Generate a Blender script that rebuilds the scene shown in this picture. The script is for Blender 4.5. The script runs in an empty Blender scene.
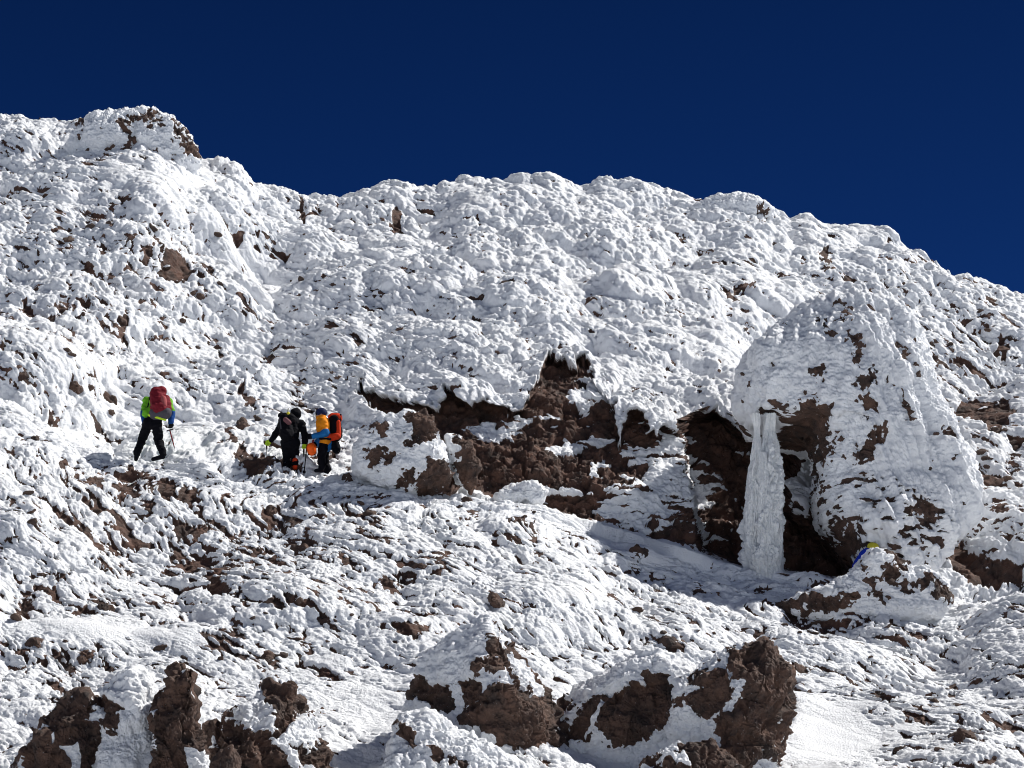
import bpy, math, random
import numpy as np
from mathutils import Vector, Matrix
f32 = np.float32
SC = bpy.context.scene
COL = SC.collection
rnd = random.Random(7)

# ------------------------------------------------------------------ camera
F = 2520.0
PITCH = math.radians(15.0)
CAM = np.array([0.0, 0.0, 1.6])
cp, sp = math.cos(PITCH), math.sin(PITCH)
RIGHT = np.array([1.0, 0, 0]); FWD = np.array([0, cp, sp]); UPV = np.array([0, -sp, cp])
cd = bpy.data.cameras.new('camera'); cam = bpy.data.objects.new('camera', cd); COL.objects.link(cam)
cd.sensor_width = 36.0; cd.lens = 36.0 * F / 1024.0; cd.clip_start = 0.5; cd.clip_end = 5000
cam.location = CAM; cam.rotation_euler = (math.pi / 2 + PITCH, 0, 0)
SC.camera = cam

def ray(X, Y):
    """unit-depth ray through a picture position, in world axes"""
    a = (np.asarray(X, float) - 512.0) / F; b = (384.0 - np.asarray(Y, float)) / F
    return (FWD + a[..., None] * RIGHT + b[..., None] * UPV)

def at(X, Y, D):
    return CAM + ray(X, Y) * D

def project(P):
    q = P - CAM
    d = q @ FWD
    return 512 + F * (q @ RIGHT) / d, 384 - F * (q @ UPV) / d, d

# ------------------------------------------------------------------ noise
_rg = np.random.RandomState(11)
PERM = _rg.permutation(4096).astype(np.int32); PERM = np.concatenate([PERM, PERM])
TAB = _rg.rand(5, 4096).astype(f32)
GR = _rg.randn(4096, 3); GR = (GR / np.linalg.norm(GR, axis=1)[:, None]).astype(f32)

def _h(ix, iy, iz):
    return PERM[(PERM[(PERM[ix & 4095] + iy) & 4095] + iz) & 4095]

def chunked(fn):
    def g(x, y, z, *a):
        sh = x.shape; x, y, z = (np.ascontiguousarray(v, dtype=f32).ravel() for v in (x, y, z))
        out = np.empty(x.size, f32); n = 150000
        for i in range(0, x.size, n):
            out[i:i + n] = fn(x[i:i + n], y[i:i + n], z[i:i + n], *a)
        return out.reshape(sh)
    return g

@chunked
def perlin(x, y, z, seed=0):
    x = x + seed * 17.31; y = y + seed * 5.7; z = z - seed * 9.1
    ix, iy, iz = np.floor(x).astype(np.int32), np.floor(y).astype(np.int32), np.floor(z).astype(np.int32)
    fx, fy, fz = x - ix, y - iy, z - iz
    u, v, w = (t * t * t * (t * (t * 6 - 15) + 10) for t in (fx, fy, fz))
    def c(dx, dy, dz):
        g = GR[_h(ix + dx, iy + dy, iz + dz)]
        return g[:, 0] * (fx - dx) + g[:, 1] * (fy - dy) + g[:, 2] * (fz - dz)
    a = c(0, 0, 0); a = a + u * (c(1, 0, 0) - a)
    b = c(0, 1, 0); b = b + u * (c(1, 1, 0) - b)
    a = a + v * (b - a)
    d = c(0, 0, 1); d = d + u * (c(1, 0, 1) - d)
    e = c(0, 1, 1); e = e + u * (c(1, 1, 1) - e)
    d = d + v * (e - d)
    return (a + w * (d - a)) * 1.5

@chunked
def bumps(x, y, z, seed=0):
    """heaped round knobs: the highest of many spheres, 0 in the creases between them"""
    x = x + seed * 3.13; y = y - seed * 7.7; z = z + seed * 1.9
    ix, iy, iz = (np.floor(t - 0.5).astype(np.int32) for t in (x, y, z))
    out = np.zeros_like(x)
    for dx in (0, 1):
        for dy in (0, 1):
            for dz in (0, 1):
                h = _h(ix + dx, iy + dy, iz + dz)
                R = 0.45 + 0.32 * TAB[3][h]
                q = ((x - ix - dx - 0.2 - 0.6 * TAB[0][h]) ** 2 + (y - iy - dy - 0.2 - 0.6 * TAB[1][h]) ** 2
                     + (z - iz - dz - 0.2 - 0.6 * TAB[2][h]) ** 2)
                np.maximum(out, np.sqrt(np.maximum(0, R * R - q)), out=out)
    return out * 1.35

@chunked
def facets(x, y, z, seed=0):
    """broken rock: tilted flat chips"""
    x = x + seed * 3.7; y = y + seed * 1.7; z = z - seed * 2.9
    ix, iy, iz = (np.floor(t - 0.5).astype(np.int32) for t in (x, y, z))
    best = np.full_like(x, 9.0); val = np.zeros_like(x)
    for dx in (0, 1):
        for dy in (0, 1):
            for dz in (0, 1):
                h = _h(ix + dx, iy + dy, iz + dz)
                a = x - ix - dx - 0.15 - 0.7 * TAB[0][h]; b = y - iy - dy - 0.15 - 0.7 * TAB[1][h]
                c = z - iz - dz - 0.15 - 0.7 * TAB[2][h]
                q = a * a + b * b + c * c
                g = GR[h]
                v = TAB[4][h] - 0.5 + 0.9 * (a * g[:, 0] + b * g[:, 1] + c * g[:, 2])
                m = q < best
                best = np.where(m, q, best); val = np.where(m, v, val)
    return val

def fbm(x, y, z, oct=3, seed=0, gain=0.5):
    o = 0; a = 1.0; k = 1.0
    for i in range(oct):
        o = o + a * perlin(x * k, y * k, z * k, seed + i); a *= gain; k *= 2.03
    return o

def sstep(a, b, x):
    t = np.clip((x - a) / (b - a), 0, 1)
    return t * t * (3 - 2 * t)

def inpoly(X, Y, poly):
    """smooth-ish signed distance to a polygon, + inside (px)"""
    P = np.array(poly, f32); out = np.full(X.shape, -60.0, f32)
    x0, y0 = P.min(0) - 14; x1, y1 = P.max(0) + 14
    m = (X > x0) & (X < x1) & (Y > y0) & (Y < y1)
    if not m.any(): return out
    x, y = X[m].astype(f32), Y[m].astype(f32)
    d = np.full(x.shape, 1e9, f32); ins = np.zeros(x.shape, bool)
    for i in range(len(P)):
        ax, ay = P[i]; bx, by = P[(i + 1) % len(P)]
        ex, ey = bx - ax, by - ay; L = max(ex * ex + ey * ey, 1e-6)
        t = np.clip(((x - ax) * ex + (y - ay) * ey) / L, 0, 1)
        d = np.minimum(d, (x - ax - t * ex) ** 2 + (y - ay - t * ey) ** 2)
        if ay != by:
            c = ((ay > y) != (by > y)) & (x < ex * (y - ay) / (by - ay) + ax)
            ins ^= c
    d = np.sqrt(d)
    out[m] = np.where(ins, d, -d)
    return out

def ell(X, Y, items):
    """soft sum of ellipses (x, y, rx, ry, strength, tilt degrees)"""
    o = np.zeros(X.shape, f32)
    for it in items:
        x, y, rx, ry, s = it[:5]; a = math.radians(it[5] if len(it) > 5 else 0)
        ca, sa = math.cos(a), math.sin(a)
        dx, dy = X - x, Y - y
        m = (np.abs(dx) < 2.2 * max(rx, ry)) & (np.abs(dy) < 2.2 * max(rx, ry))
        if not m.any(): continue
        dx, dy = dx[m], dy[m]
        q = ((dx * ca + dy * sa) / rx) ** 2 + ((-dx * sa + dy * ca) / ry) ** 2
        o[m] += (s * np.exp(-q)).astype(f32)
    return o

# ------------------------------------------------------------------ object helpers
def grid_mesh(name, P, closed_u=False):
    """P: rows x cols x 3 -> quad mesh"""
    nr, nc = P.shape[:2]
    me = bpy.data.meshes.new(name)
    me.vertices.add(nr * nc); me.vertices.foreach_set('co', P.reshape(-1).astype(f32))
    c = np.arange(nc if closed_u else nc - 1); r = np.arange(nr - 1)
    a = (r[:, None] * nc + c[None]); b = (r[:, None] * nc + (c[None] + 1) % nc)
    q = np.stack([a, b, b + nc, a + nc], -1).reshape(-1, 4).astype(np.int32)
    me.loops.add(q.size); me.loops.foreach_set('vertex_index', q.ravel())
    me.polygons.add(len(q)); me.polygons.foreach_set('loop_start', np.arange(0, q.size, 4, dtype=np.int32))
    me.polygons.foreach_set('use_smooth', np.ones(len(q), bool))
    me.update(calc_edges=True)
    return me

def vattr(me, name, v):
    a = me.attributes.new(name, 'FLOAT', 'POINT'); a.data.foreach_set('value', np.ascontiguousarray(v, f32).ravel())

def link(name, me, mat, parent=None, label=None, cat=None, group=None, kind=None):
    o = bpy.data.objects.new(name, me); COL.objects.link(o)
    if mat and me: me.materials.append(mat)
    if parent: o.parent = parent
    tag(o, label, cat, group, kind)
    return o

def tag(o, label=None, cat=None, group=None, kind=None):
    if label: o['label'] = label
    if cat: o['category'] = cat
    if group: o['group'] = group
    if kind: o['kind'] = kind

# ------------------------------------------------------------------ materials
def nodes(m):
    m.use_nodes = True; nt = m.node_tree; nt.nodes.clear(); return nt

def mk(nt, t, **kw):
    n = nt.nodes.new(t)
    for k, v in kw.items():
        if k == 'ins':
            for kk, vv in v.items(): n.inputs[kk].default_value = vv
        else: setattr(n, k, v)
    return n

SNOW_COL = (0.88, 0.90, 0.93, 1)
def snow_rock_material(name, rock_a=(0.130, 0.062, 0.041, 1), rock_b=(0.034, 0.020, 0.016, 1), snow=SNOW_COL):
    m = bpy.data.materials.new(name); nt = nodes(m); L = nt.links.new
    out = mk(nt, 'ShaderNodeOutputMaterial')
    geo = mk(nt, 'ShaderNodeNewGeometry')
    at_ = mk(nt, 'ShaderNodeAttribute', attribute_name='rock')
    # ragged boundary
    n1 = mk(nt, 'ShaderNodeTexNoise', ins={'Scale': 22.0, 'Detail': 4.0, 'Roughness': 0.65})
    L(geo.outputs['Position'], n1.inputs['Vector'])
    ad = mk(nt, 'ShaderNodeMath', operation='MULTIPLY_ADD', ins={1: 0.7, 2: -0.35}); L(n1.outputs['Fac'], ad.inputs[0])
    su = mk(nt, 'ShaderNodeMath', operation='ADD'); L(at_.outputs['Fac'], su.inputs[0]); L(ad.outputs[0], su.inputs[1])
    mr = mk(nt, 'ShaderNodeMapRange', ins={'From Min': 0.42, 'From Max': 0.56}); L(su.outputs[0], mr.inputs['Value'])
    # rock colour
    n2 = mk(nt, 'ShaderNodeTexNoise', ins={'Scale': 2.6, 'Detail': 8.0, 'Roughness': 0.68})
    L(geo.outputs['Position'], n2.inputs['Vector'])
    cr = mk(nt, 'ShaderNodeValToRGB'); L(n2.outputs['Fac'], cr.inputs[0])
    e = cr.color_ramp.elements; e[0].position = 0.36; e[0].color = rock_b; e[1].position = 0.66; e[1].color = rock_a
    e2 = cr.color_ramp.elements.new(0.80); e2.color = (0.15, 0.098, 0.070, 1)
    # frost specks caught on the rock
    n3 = mk(nt, 'ShaderNodeTexNoise', ins={'Scale': 34.0, 'Detail': 3.0, 'Roughness': 0.6}); L(geo.outputs['Position'], n3.inputs['Vector'])
    m3 = mk(nt, 'ShaderNodeMapRange', ins={'From Min': 0.69, 'From Max': 0.74}); L(n3.outputs['Fac'], m3.inputs['Value'])
    mixr = mk(nt, 'ShaderNodeMixRGB', ins={'Color2': (0.62, 0.62, 0.63, 1)}); L(m3.outputs[0], mixr.inputs[0]); L(cr.outputs[0], mixr.inputs['Color1'])
    n4 = mk(nt, 'ShaderNodeTexNoise', ins={'Scale': 28.0, 'Detail': 6.0, 'Roughness': 0.7}); L(geo.outputs['Position'], n4.inputs['Vector'])
    b4 = mk(nt, 'ShaderNodeBump', ins={'Strength': 0.9, 'Distance': 0.035}); L(n4.outputs['Fac'], b4.inputs['Height'])
    rb = mk(nt, 'ShaderNodeBsdfPrincipled', ins={'Roughness': 0.85}); L(mixr.outputs[0], rb.inputs['Base Color']); L(b4.outputs[0], rb.inputs['Normal'])
    # snow
    n5 = mk(nt, 'ShaderNodeTexNoise', ins={'Scale': 24.0, 'Detail': 5.0, 'Roughness': 0.62}); L(geo.outputs['Position'], n5.inputs['Vector'])
    b5 = mk(nt, 'ShaderNodeBump', ins={'Strength': 0.9, 'Distance': 0.045}); L(n5.outputs['Fac'], b5.inputs['Height'])
    n6 = mk(nt, 'ShaderNodeTexNoise', ins={'Scale': 0.9, 'Detail': 6.0, 'Roughness': 0.6}); L(geo.outputs['Position'], n6.inputs['Vector'])
    c6 = mk(nt, 'ShaderNodeMixRGB', ins={'Color1': snow, 'Color2': (0.80, 0.82, 0.86, 1)})
    r6 = mk(nt, 'ShaderNodeMapRange', ins={'From Min': 0.35, 'From Max': 0.75}); L(n6.outputs['Fac'], r6.inputs['Value']); L(r6.outputs[0], c6.inputs[0])
    sb = mk(nt, 'ShaderNodeBsdfPrincipled', ins={'Roughness': 0.6, 'Specular IOR Level': 0.25}); L(c6.outputs[0], sb.inputs['Base Color']); L(b5.outputs[0], sb.inputs['Normal'])
    mx = mk(nt, 'ShaderNodeMixShader'); L(mr.outputs[0], mx.inputs[0]); L(sb.outputs[0], mx.inputs[1]); L(rb.outputs[0], mx.inputs[2])
    L(mx.outputs[0], out.inputs['Surface'])
    return m

M_TER = snow_rock_material('rime_over_lava')
M_BLD = snow_rock_material('rime_on_boulder', rock_a=(0.125, 0.068, 0.047, 1), rock_b=(0.032, 0.021, 0.018, 1))

# ------------------------------------------------------------------ the terrain
SKY = [(-3500, 250), (-1500, 140), (-400, 120), (-100, 112), (0, 111), (20, 108), (60, 112), (100, 112), (125, 112), (155, 118), (170, 135), (190, 158),
       (215, 160), (227, 158), (240, 164), (252, 176), (265, 190), (285, 196), (300, 202), (320, 204), (345, 200), (370, 198), (400, 192), (430, 190),
       (450, 183), (468, 177), (480, 180), (520, 183), (530, 188), (550, 186), (580, 189), (600, 184), (640, 185), (680, 188), (700, 192), (725, 195),
       (760, 204), (775, 218), (790, 224), (810, 221), (840, 231), (860, 234), (885, 238), (900, 249), (930, 259), (950, 267), (970, 274), (985, 281),
       (1010, 286), (1024, 289), (1150, 340), (1600, 420), (3000, 520), (4500, 560)]
BASE = [(-3500, 430), (-400, 380), (0, 402), (60, 425), (130, 456), (250, 464), (360, 470), (430, 482), (480, 497), (560, 516), (620, 528), (680, 547), (740, 571),
        (790, 577), (850, 584), (940, 596), (1024, 566), (1200, 540), (4500, 620)]
def interp(tab, x):
    a = np.array(tab, float); return np.interp(x, a[:, 0], a[:, 1])

dense = np.arange(-70, 1095, 1.0)
side = np.cumsum(1.35 * 1.055 ** np.arange(85))
Xc = np.concatenate([(dense[0] - side)[::-1], dense, dense[-1] + side])
sky = interp(SKY, Xc) - 3; base = interp(BASE, Xc)
k = np.hanning(41); k /= k.sum()
bs = np.convolve(np.pad(base, 20, mode='edge'), k, 'valid')
NL, NU, NB, NN = 880, 1000, 46, 70

cliff = np.exp(-(((Xc - 610) / 240.0) ** 4))            # where the step of the slope is a cliff
cliff2 = np.exp(-(((Xc - 1000) / 120.0) ** 2)) * 0.6
Xg = Xc[None, :].repeat(NU, 0)
def gprof(t, c):
    g0 = 0.94 * t + 0.06 * t ** 7
    g1 = np.where(t < 0.36, 0.16 * t / 0.36, 0.16 + 0.84 * (t - 0.36) / 0.64)
    g1 = g1 * 0.95 + 0.05 * t ** 7
    return g0 * (1 - c) + g1 * c
tt = np.linspace(0, 1, 4000)
gg = gprof(tt, 0.5)
arc = np.concatenate([[0], np.cumsum(np.hypot(np.diff(tt) * 350 / F * 68, np.diff(gg) * 23))])
t_rows = np.interp(np.linspace(0, arc[-1], NU), arc, tt)
ks = np.hanning(71); ks /= ks.sum(); sky_s = np.convolve(np.pad(sky, 35, mode='edge'), ks, 'valid')
skt = sky_s[None, :] + (sky - sky_s)[None, :] * t_rows[:, None] ** 9
YU = bs[None, :] + (skt - bs[None, :]) * t_rows[:, None]
c_ = np.clip(cliff + cliff2, 0, 1)[None, :]
DU = 57.0 + 23.0 * gprof(t_rows[:, None], c_)
fl = np.linspace(0, 1, NL + 1)[:-1]
YB = 806.0
YL = YB + (bs[None, :] - YB) * fl[:, None]
DL = 38.5 + 18.5 * (fl[:, None] ** 0.93) + np.zeros_like(YL)
X = np.concatenate([Xc[None, :].repeat(NL, 0), Xg], 0)
Y = np.concatenate([YL, YU], 0)
D = np.concatenate([DL, DU], 0)

# broad relief: spurs and hollows (positive = nearer)
D -= ell(X, Y, [
    (150, 190, 110, 60, 2.2), (40, 300, 90, 70, 1.3), (60, 365, 60, 22, 1.0), (100, 230, 40, 30, .9), (230, 260, 60, 40, -1.3), (285, 225, 40, 25, .9), (330, 300, 70, 60, .6),
    (480, 260, 90, 60, .9), (420, 330, 110, 40, .6), (640, 300, 110, 60, .8), (660, 370, 55, 50, 1.1), (545, 350, 40, 40, -.5), (760, 260, 60, 30, .7),
    (900, 280, 70, 40, .8), (985, 420, 60, 70, -1.2), (240, 400, 90, 25, -.7), (205, 468, 32, 14, .55, 10), (20, 505, 60, 30, .9), (70, 545, 60, 25, .8),
    (120, 620, 110, 18, .5, 8), (300, 600, 90, 30, .5), (560, 590, 80, 25, .7), (400, 545, 100, 25, .5), (640, 625, 120, 25, .6), (420, 640, 60, 25, .6),
    (900, 650, 100, 30, .5), (850, 745, 80, 40, -.6), (930, 700, 90, 20, .5), (700, 600, 60, 16, .5), (600, 745, 50, 25, -.2), (370, 720, 60, 40, -.5),
    (860, 590, 60, 18, .8), (810, 556, 26, 12, .8), (980, 600, 60, 20, .4), (650, 545, 40, 10, .6)]).astype(float)

# cliff and cave under the snow lip
CLIFF = [(361, 369), (366, 392), (388, 396), (404, 402), (437, 408), (446, 390), (460, 395), (470, 405), (478, 400), (505, 410), (522, 405), (535, 388), (541, 368),
         (549, 356), (556, 364), (572, 368), (585, 352), (592, 375), (604, 392), (615, 400), (612, 417), (622, 437), (632, 405), (643, 408), (646, 430), (660, 435),
         (668, 425), (684, 430), (690, 414), (716, 403), (724, 408), (735, 425), (748, 434), (770, 430), (785, 438), (803, 424), (806, 440), (800, 462), (796, 488), (804, 512),
         (820, 520), (845, 528), (862, 542), (856, 566), (856, 625), (815, 620), (800, 620), (745, 610), (720, 597), (700, 587), (680, 580), (660, 572), (640, 564), (626, 560), (612, 555), (590, 550),
         (565, 546), (545, 540), (530, 534), (520, 528), (500, 522), (480, 516), (462, 505), (455, 472), (448, 447), (430, 446), (408, 434), (382, 420), (362, 408), (356, 388)]
CAVE = [(688, 416), (716, 405), (724, 410), (735, 427), (748, 434), (770, 430), (785, 438), (803, 426), (804, 440), (798, 462), (792, 488), (800, 515), (830, 540), (850, 560), (850, 620),
        (800, 625), (745, 620), (715, 600), (698, 580), (690, 500), (684, 450)]
SLAB = [(470, 445), (520, 428), (570, 440), (610, 452), (650, 478), (670, 510), (600, 515), (545, 512), (480, 492)]
wx = 6 * perlin(X / 16, Y / 11, 0 * X, 3) + 3.5 * perlin(X / 6, Y / 5, 0 * X, 4) + 2 * perlin(X / 3, Y / 3, 0 * X, 5)
wy = 5 * perlin(X / 14, Y / 12, 0 * X + 5, 6) + 3.5 * perlin(X / 6, Y / 6, 0 * X + 5, 7) + 2 * perlin(X / 3, Y / 3, 0 * X + 5, 8)
Xw, Yw = X + wx, Y + wy
s_cl = inpoly(Xw, Yw, CLIFF); s_cv = inpoly(Xw * .6 + X * .4, Yw * .6 + Y * .4, CAVE); s_sl = inpoly(X, Y, SLAB)
above = 1 - sstep(-8, -1, Y - bs[None, :] + 2 * perlin(X / 40, 0 * X, 0 * X, 9))
D += (0.75 * sstep(-1.5, 4.0, s_cl) + 2.0 * sstep(0, 9, s_cv)) * above - 0.55 * sstep(0, 30, s_sl)
s_cl = s_cl - 70 * sstep(-4, 1, Y - bs[None, :]).astype(f32)

ROCKS = [  # bare patches traced as outlines
    [(299, 202), (305, 212), (306, 228), (301, 230), (302, 215)], [(228, 242), (240, 238), (242, 246), (232, 250)], [(137, 252), (148, 256), (150, 268), (141, 266)],
    [(160, 262), (182, 270), (192, 290), (180, 292), (165, 278)], [(20, 292), (40, 300), (58, 312), (40, 316), (22, 305)], [(60, 296), (76, 302), (74, 310), (60, 306)],
    [(118, 318), (128, 320), (127, 334), (119, 332)], [(90, 200), (101, 205), (98, 218), (91, 212)], [(395, 205), (402, 210), (398, 232), (390, 228)],
    [(820, 252), (828, 250), (831, 262), (824, 262)], [(735, 278), (746, 282), (757, 276), (756, 289), (736, 290)], [(890, 322), (896, 315), (905, 330), (895, 334)],
    [(238, 380), (250, 398), (262, 404), (254, 412), (240, 400)],
    [(240, 452), (262, 460), (275, 470), (262, 476), (235, 466)], [(280, 462), (300, 468), (296, 478), (272, 474)],
    [(170, 545), (205, 540), (240, 556), (228, 576), (196, 570), (172, 562)], [(60, 595), (100, 598), (90, 606), (62, 606)], [(196, 632), (240, 636), (250, 650), (214, 648)],
    [(110, 470), (180, 490), (200, 502), (170, 505), (120, 492)], [(68, 648), (90, 655), (118, 663), (106, 668), (70, 664)], [(8, 640), (28, 636), (26, 654), (10, 656)],
    [(485, 594), (500, 600), (522, 612), (516, 618), (490, 606)], [(395, 556), (412, 550), (418, 574), (400, 582)], [(260, 500), (282, 508), (286, 520), (262, 512)],
    [(975, 472), (1005, 466), (1024, 470), (1024, 478), (990, 480)], [(900, 520), (945, 515), (970, 540), (1000, 552), (1024, 550), (1024, 560), (985, 570), (955, 560), (940, 545), (925, 548)],
    [(662, 640), (690, 642), (688, 650), (664, 648)], [(770, 600), (810, 606), (850, 612), (848, 618), (800, 615)], [(630, 548), (642, 552), (640, 562), (630, 558)],
    [(1000, 330), (1012, 338), (1006, 348), (998, 342)], [(960, 395), (1005, 400), (1020, 425), (990, 440), (955, 420)], [(955, 730), (975, 727), (985, 740), (965, 752), (950, 745)],
    [(900, 742), (935, 738), (940, 746), (905, 750)], [(840, 700), (880, 695), (900, 710), (860, 712)]]
COVER = [  # how much bare rock peeps out between the knobs
    (50, 320, 90, 40, .5), (170, 275, 50, 35, .5), (60, 160, 140, 70, .22), (120, 250, 100, 60, .35), (40, 230, 60, 60, .2), (260, 320, 120, 60, .12), (330, 390, 60, 50, .35), (260, 370, 60, 30, .4), (560, 375, 50, 30, .45), (700, 400, 60, 30, .1),
    (960, 400, 80, 90, .65), (1000, 500, 70, 60, .35), (860, 280, 130, 40, .25), (720, 270, 80, 40, .22), (960, 330, 60, 60, .35), (400, 215, 40, 25, .25), (300, 220, 40, 30, .15),
    (230, 560, 130, 45, .75), (120, 500, 120, 28, .6), (290, 450, 70, 25, .4), (40, 600, 80, 40, .5), (230, 640, 100, 25, .5), (420, 580, 90, 50, .42), (330, 520, 100, 35, .35), (520, 560, 80, 25, .25),
    (640, 570, 60, 20, .35), (720, 600, 90, 16, .3), (840, 610, 100, 24, .6), (620, 640, 200, 25, .18), (900, 700, 130, 45, .45), (980, 740, 60, 30, .6), (950, 640, 80, 30, .25), (60, 660, 80, 30, .4),
    (340, 400, 200, 120, .1), (880, 510, 90, 50, .6), (860, 550, 60, 25, .4), (60, 400, 90, 40, .25), (660, 490, 45, 50, .2), (20, 560, 60, 30, .3)]
SMOOTH = [  # wind-packed drifts
    (100, 624, 150, 18, .95, 8), (822, 738, 42, 46, .93, 40), (600, 745, 45, 20, 1), (645, 545, 45, 9, .8, 15), (812, 558, 40, 18, 1.4), (370, 700, 60, 45, .7, 30), (60, 362, 50, 18, .35), (30, 430, 50, 20, .15, 20),
    (205, 470, 34, 14, .25), (180, 190, 30, 22, .5), (120, 180, 30, 18, .5), (460, 330, 60, 20, .2), (890, 745, 60, 20, .5), (700, 545, 40, 12, .6, 20), (60, 120, 50, 10, .3), (480, 640, 40, 24, .5, 30)]

P = CAM + ray(X, Y) * D[..., None]
# base normals from a slightly smoothed copy
def blur(A, n):
    kk = np.ones(n) / n
    for ax in (0, 1):
        pad = [(0, 0)] * A.ndim; pad[ax] = (n // 2 + 1, n // 2)
        c = np.cumsum(np.pad(A, pad, mode='edge'), axis=ax, dtype=np.float64)
        sl1 = [slice(None)] * A.ndim; sl2 = [slice(None)] * A.ndim
        sl1[ax] = slice(n, None); sl2[ax] = slice(0, -n)
        A = (c[tuple(sl1)] - c[tuple(sl2)]) / n
    return A
Pn = CAM + ray(X, Y) * blur(blur(D, 25), 15)[..., None]
Db = blur(D, 5)
Pb = CAM + ray(X, Y) * Db[..., None]
def normals(Pb):
    du = np.gradient(Pb, axis=1); dv = np.gradient(Pb, axis=0)
    n = np.cross(du, dv); n /= np.linalg.norm(n, axis=2)[..., None] + 1e-9
    return n
N = blur(normals(Pn), 21) + np.array([0, -.62, .78]) * .7
N /= np.linalg.norm(N, axis=2)[..., None]
px_, py_, pz_ = (Pb[..., i].astype(f32) for i in range(3))
# warp the domain a little so that knobs are not perfect spheres
w1 = 0.22 * perlin(px_ * 1.3, py_ * 1.3, pz_ * 1.3, 21); w2 = 0.22 * perlin(px_ * 1.3, py_ * 1.3, pz_ * 1.3, 22)
up = np.concatenate([np.zeros(NL) , np.ones(NU)])[:, None]
low = (1 - sstep(NL - 110, NL + 60, np.arange(NL + NU, dtype=float)))[:, None].astype(f32)
low = np.broadcast_to(low, X.shape)
smooth = np.clip(ell(X, Y, SMOOTH), 0, 1)
cover = np.clip(ell(X, Y, COVER) + 0.10, 0, 1)
ax_ = 1 - 0.3 * low
# feathers of rime lie in bands that run down to the right: sheared coordinates on the slope
su = (.85 * py_ + .5 * pz_) * low + (.6 * py_ + .8 * pz_) * (1 - low)
sw = (.80 * pz_ - .6 * py_)
wl = perlin(px_ / 2.6, su / 2.6, 0 * px_, 55)
cu = px_ * .82 + w1; cv = su + (.62 + .18 * low) * px_ + w2 + .45 * wl
def K(s, sd, e=1.0):
    q = 1.0 / s
    return bumps(cu * q / e, cv * q, (.8 * sw + w1) * q, sd)
k1 = K(1.9, 1); k2 = K(0.85, 2, 1.25); k3 = K(0.38, 3, 1.35); k4 = K(0.18, 4, 1.2); k5 = K(0.09, 5, 1.0)
k3i = bumps(px_ / .5 + w1, py_ / .5, pz_ / .5, 14); k4i = bumps(px_ / .2, py_ / .2 + w2, pz_ / .2, 15)
fine = fbm(cu * 9, cv * 11, sw * 9, 3, 77, .6)
mid = fbm(cu * 1.6, cv * 3.2, sw * 3, 3, 78, .55)
m1 = fbm(px_ / 4.5, py_ / 4.5, pz_ / 4.5, 2, 31)
mm = 0.75 + 0.6 * perlin(px_ / 2.2, py_ / 2.2, pz_ / 2.2, 35)
amp = (1 - 0.8 * smooth)
kb = bumps((px_ + w1) / 3.9, (py_ + w2) / 3.9, pz_ / 3.9, 12); k1b = K(1.15, 13)
var = np.clip(.85 + .9 * perlin(px_ / 3.1, py_ / 3.1, pz_ / 3.1, 36) + .5 * perlin(px_ / 1.1, py_ / 1.1, pz_ / 1.1, 37), .15, 1.7)
tr_ = np.concatenate([np.zeros(NL), t_rows])[:, None]
crest = 1 - .45 * sstep(.72, .95, tr_)
hump = (.62 * crest - .28 * low) * (kb - .55) * amp + (.12 - .04 * low) * (k1b - .5) * amp + .07 * (k2 - .5) * (1 - crest) + 0.5 * m1 * (1 - .2 * low) * (1 - .5 * smooth) \
    + (0.30 - .09 * low) * (k1 - .55) * amp + (0.185 - .105 * low) * (k2 - .55) * amp * mm
knob = (0.050 - .030 * low) * (k3 - .5) + (.110 - .058 * low) * (k3i - .5) + (0.030 - .012 * low) * (k4 - .5) + (.066 - .027 * low) * (k4i - .5) + (.030 - .008 * low) * (k5 - .5) + (.045 - .025 * low) * mid
knob = knob * (.35 + .65 * var) + (.026 - .005 * low) * fine * (.4 + .6 * var)
knob *= (1 - 0.93 * smooth)
# where rock shows; its finest specks also paint in tiny crease shadows
rk = np.full(X.shape, -60.0, f32)
for poly in ROCKS: rk = np.maximum(rk, inpoly(Xw, Yw, poly))
rk = np.maximum(rk, s_cl)
rock_poly = sstep(-1.6, 1.6, rk)
fz = fbm(cu * 2.4, cv * 5.5, sw * 4.5, 3, 43)
nz = fbm(cu * 1.2, cv * 1.9, sw * 1.6, 3, 41)
def zs(a): return (a - a[::7, ::7].mean()) / a[::7, ::7].std()
def zq(p):   # upper-tail quantile of a normal score
    tbl = np.array([[.002, 2.9], [.01, 2.33], [.02, 2.05], [.05, 1.65], [.1, 1.28], [.2, .84], [.3, .52], [.5, 0], [.8, -.84]])
    return np.interp(p, tbl[:, 0], tbl[:, 1]).astype(f32)
cov2 = np.clip(ell(X, Y, COVER), 0, 1)
big_s = zs(nz * 1.0 + .7 * fz - .55 * k2 - .45 * k3)
tiny_s = zs(.7 * fz - .6 * k3 - .5 * k3i - .8 * k4 - .6 * k4i - .5 * k5 + .25 * nz)
b1 = big_s - zq(.006 + .012 * low + (.20 + .06 * low) * cov2); b2 = tiny_s - zq(.024 + .065 * low + (.22 + .14 * low) * cov2)
rock_shade_sp = np.maximum(sstep(-.04, .12, b1), sstep(-.05, .25, b2)) * (1 - sstep(.3, .7, smooth))
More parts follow.
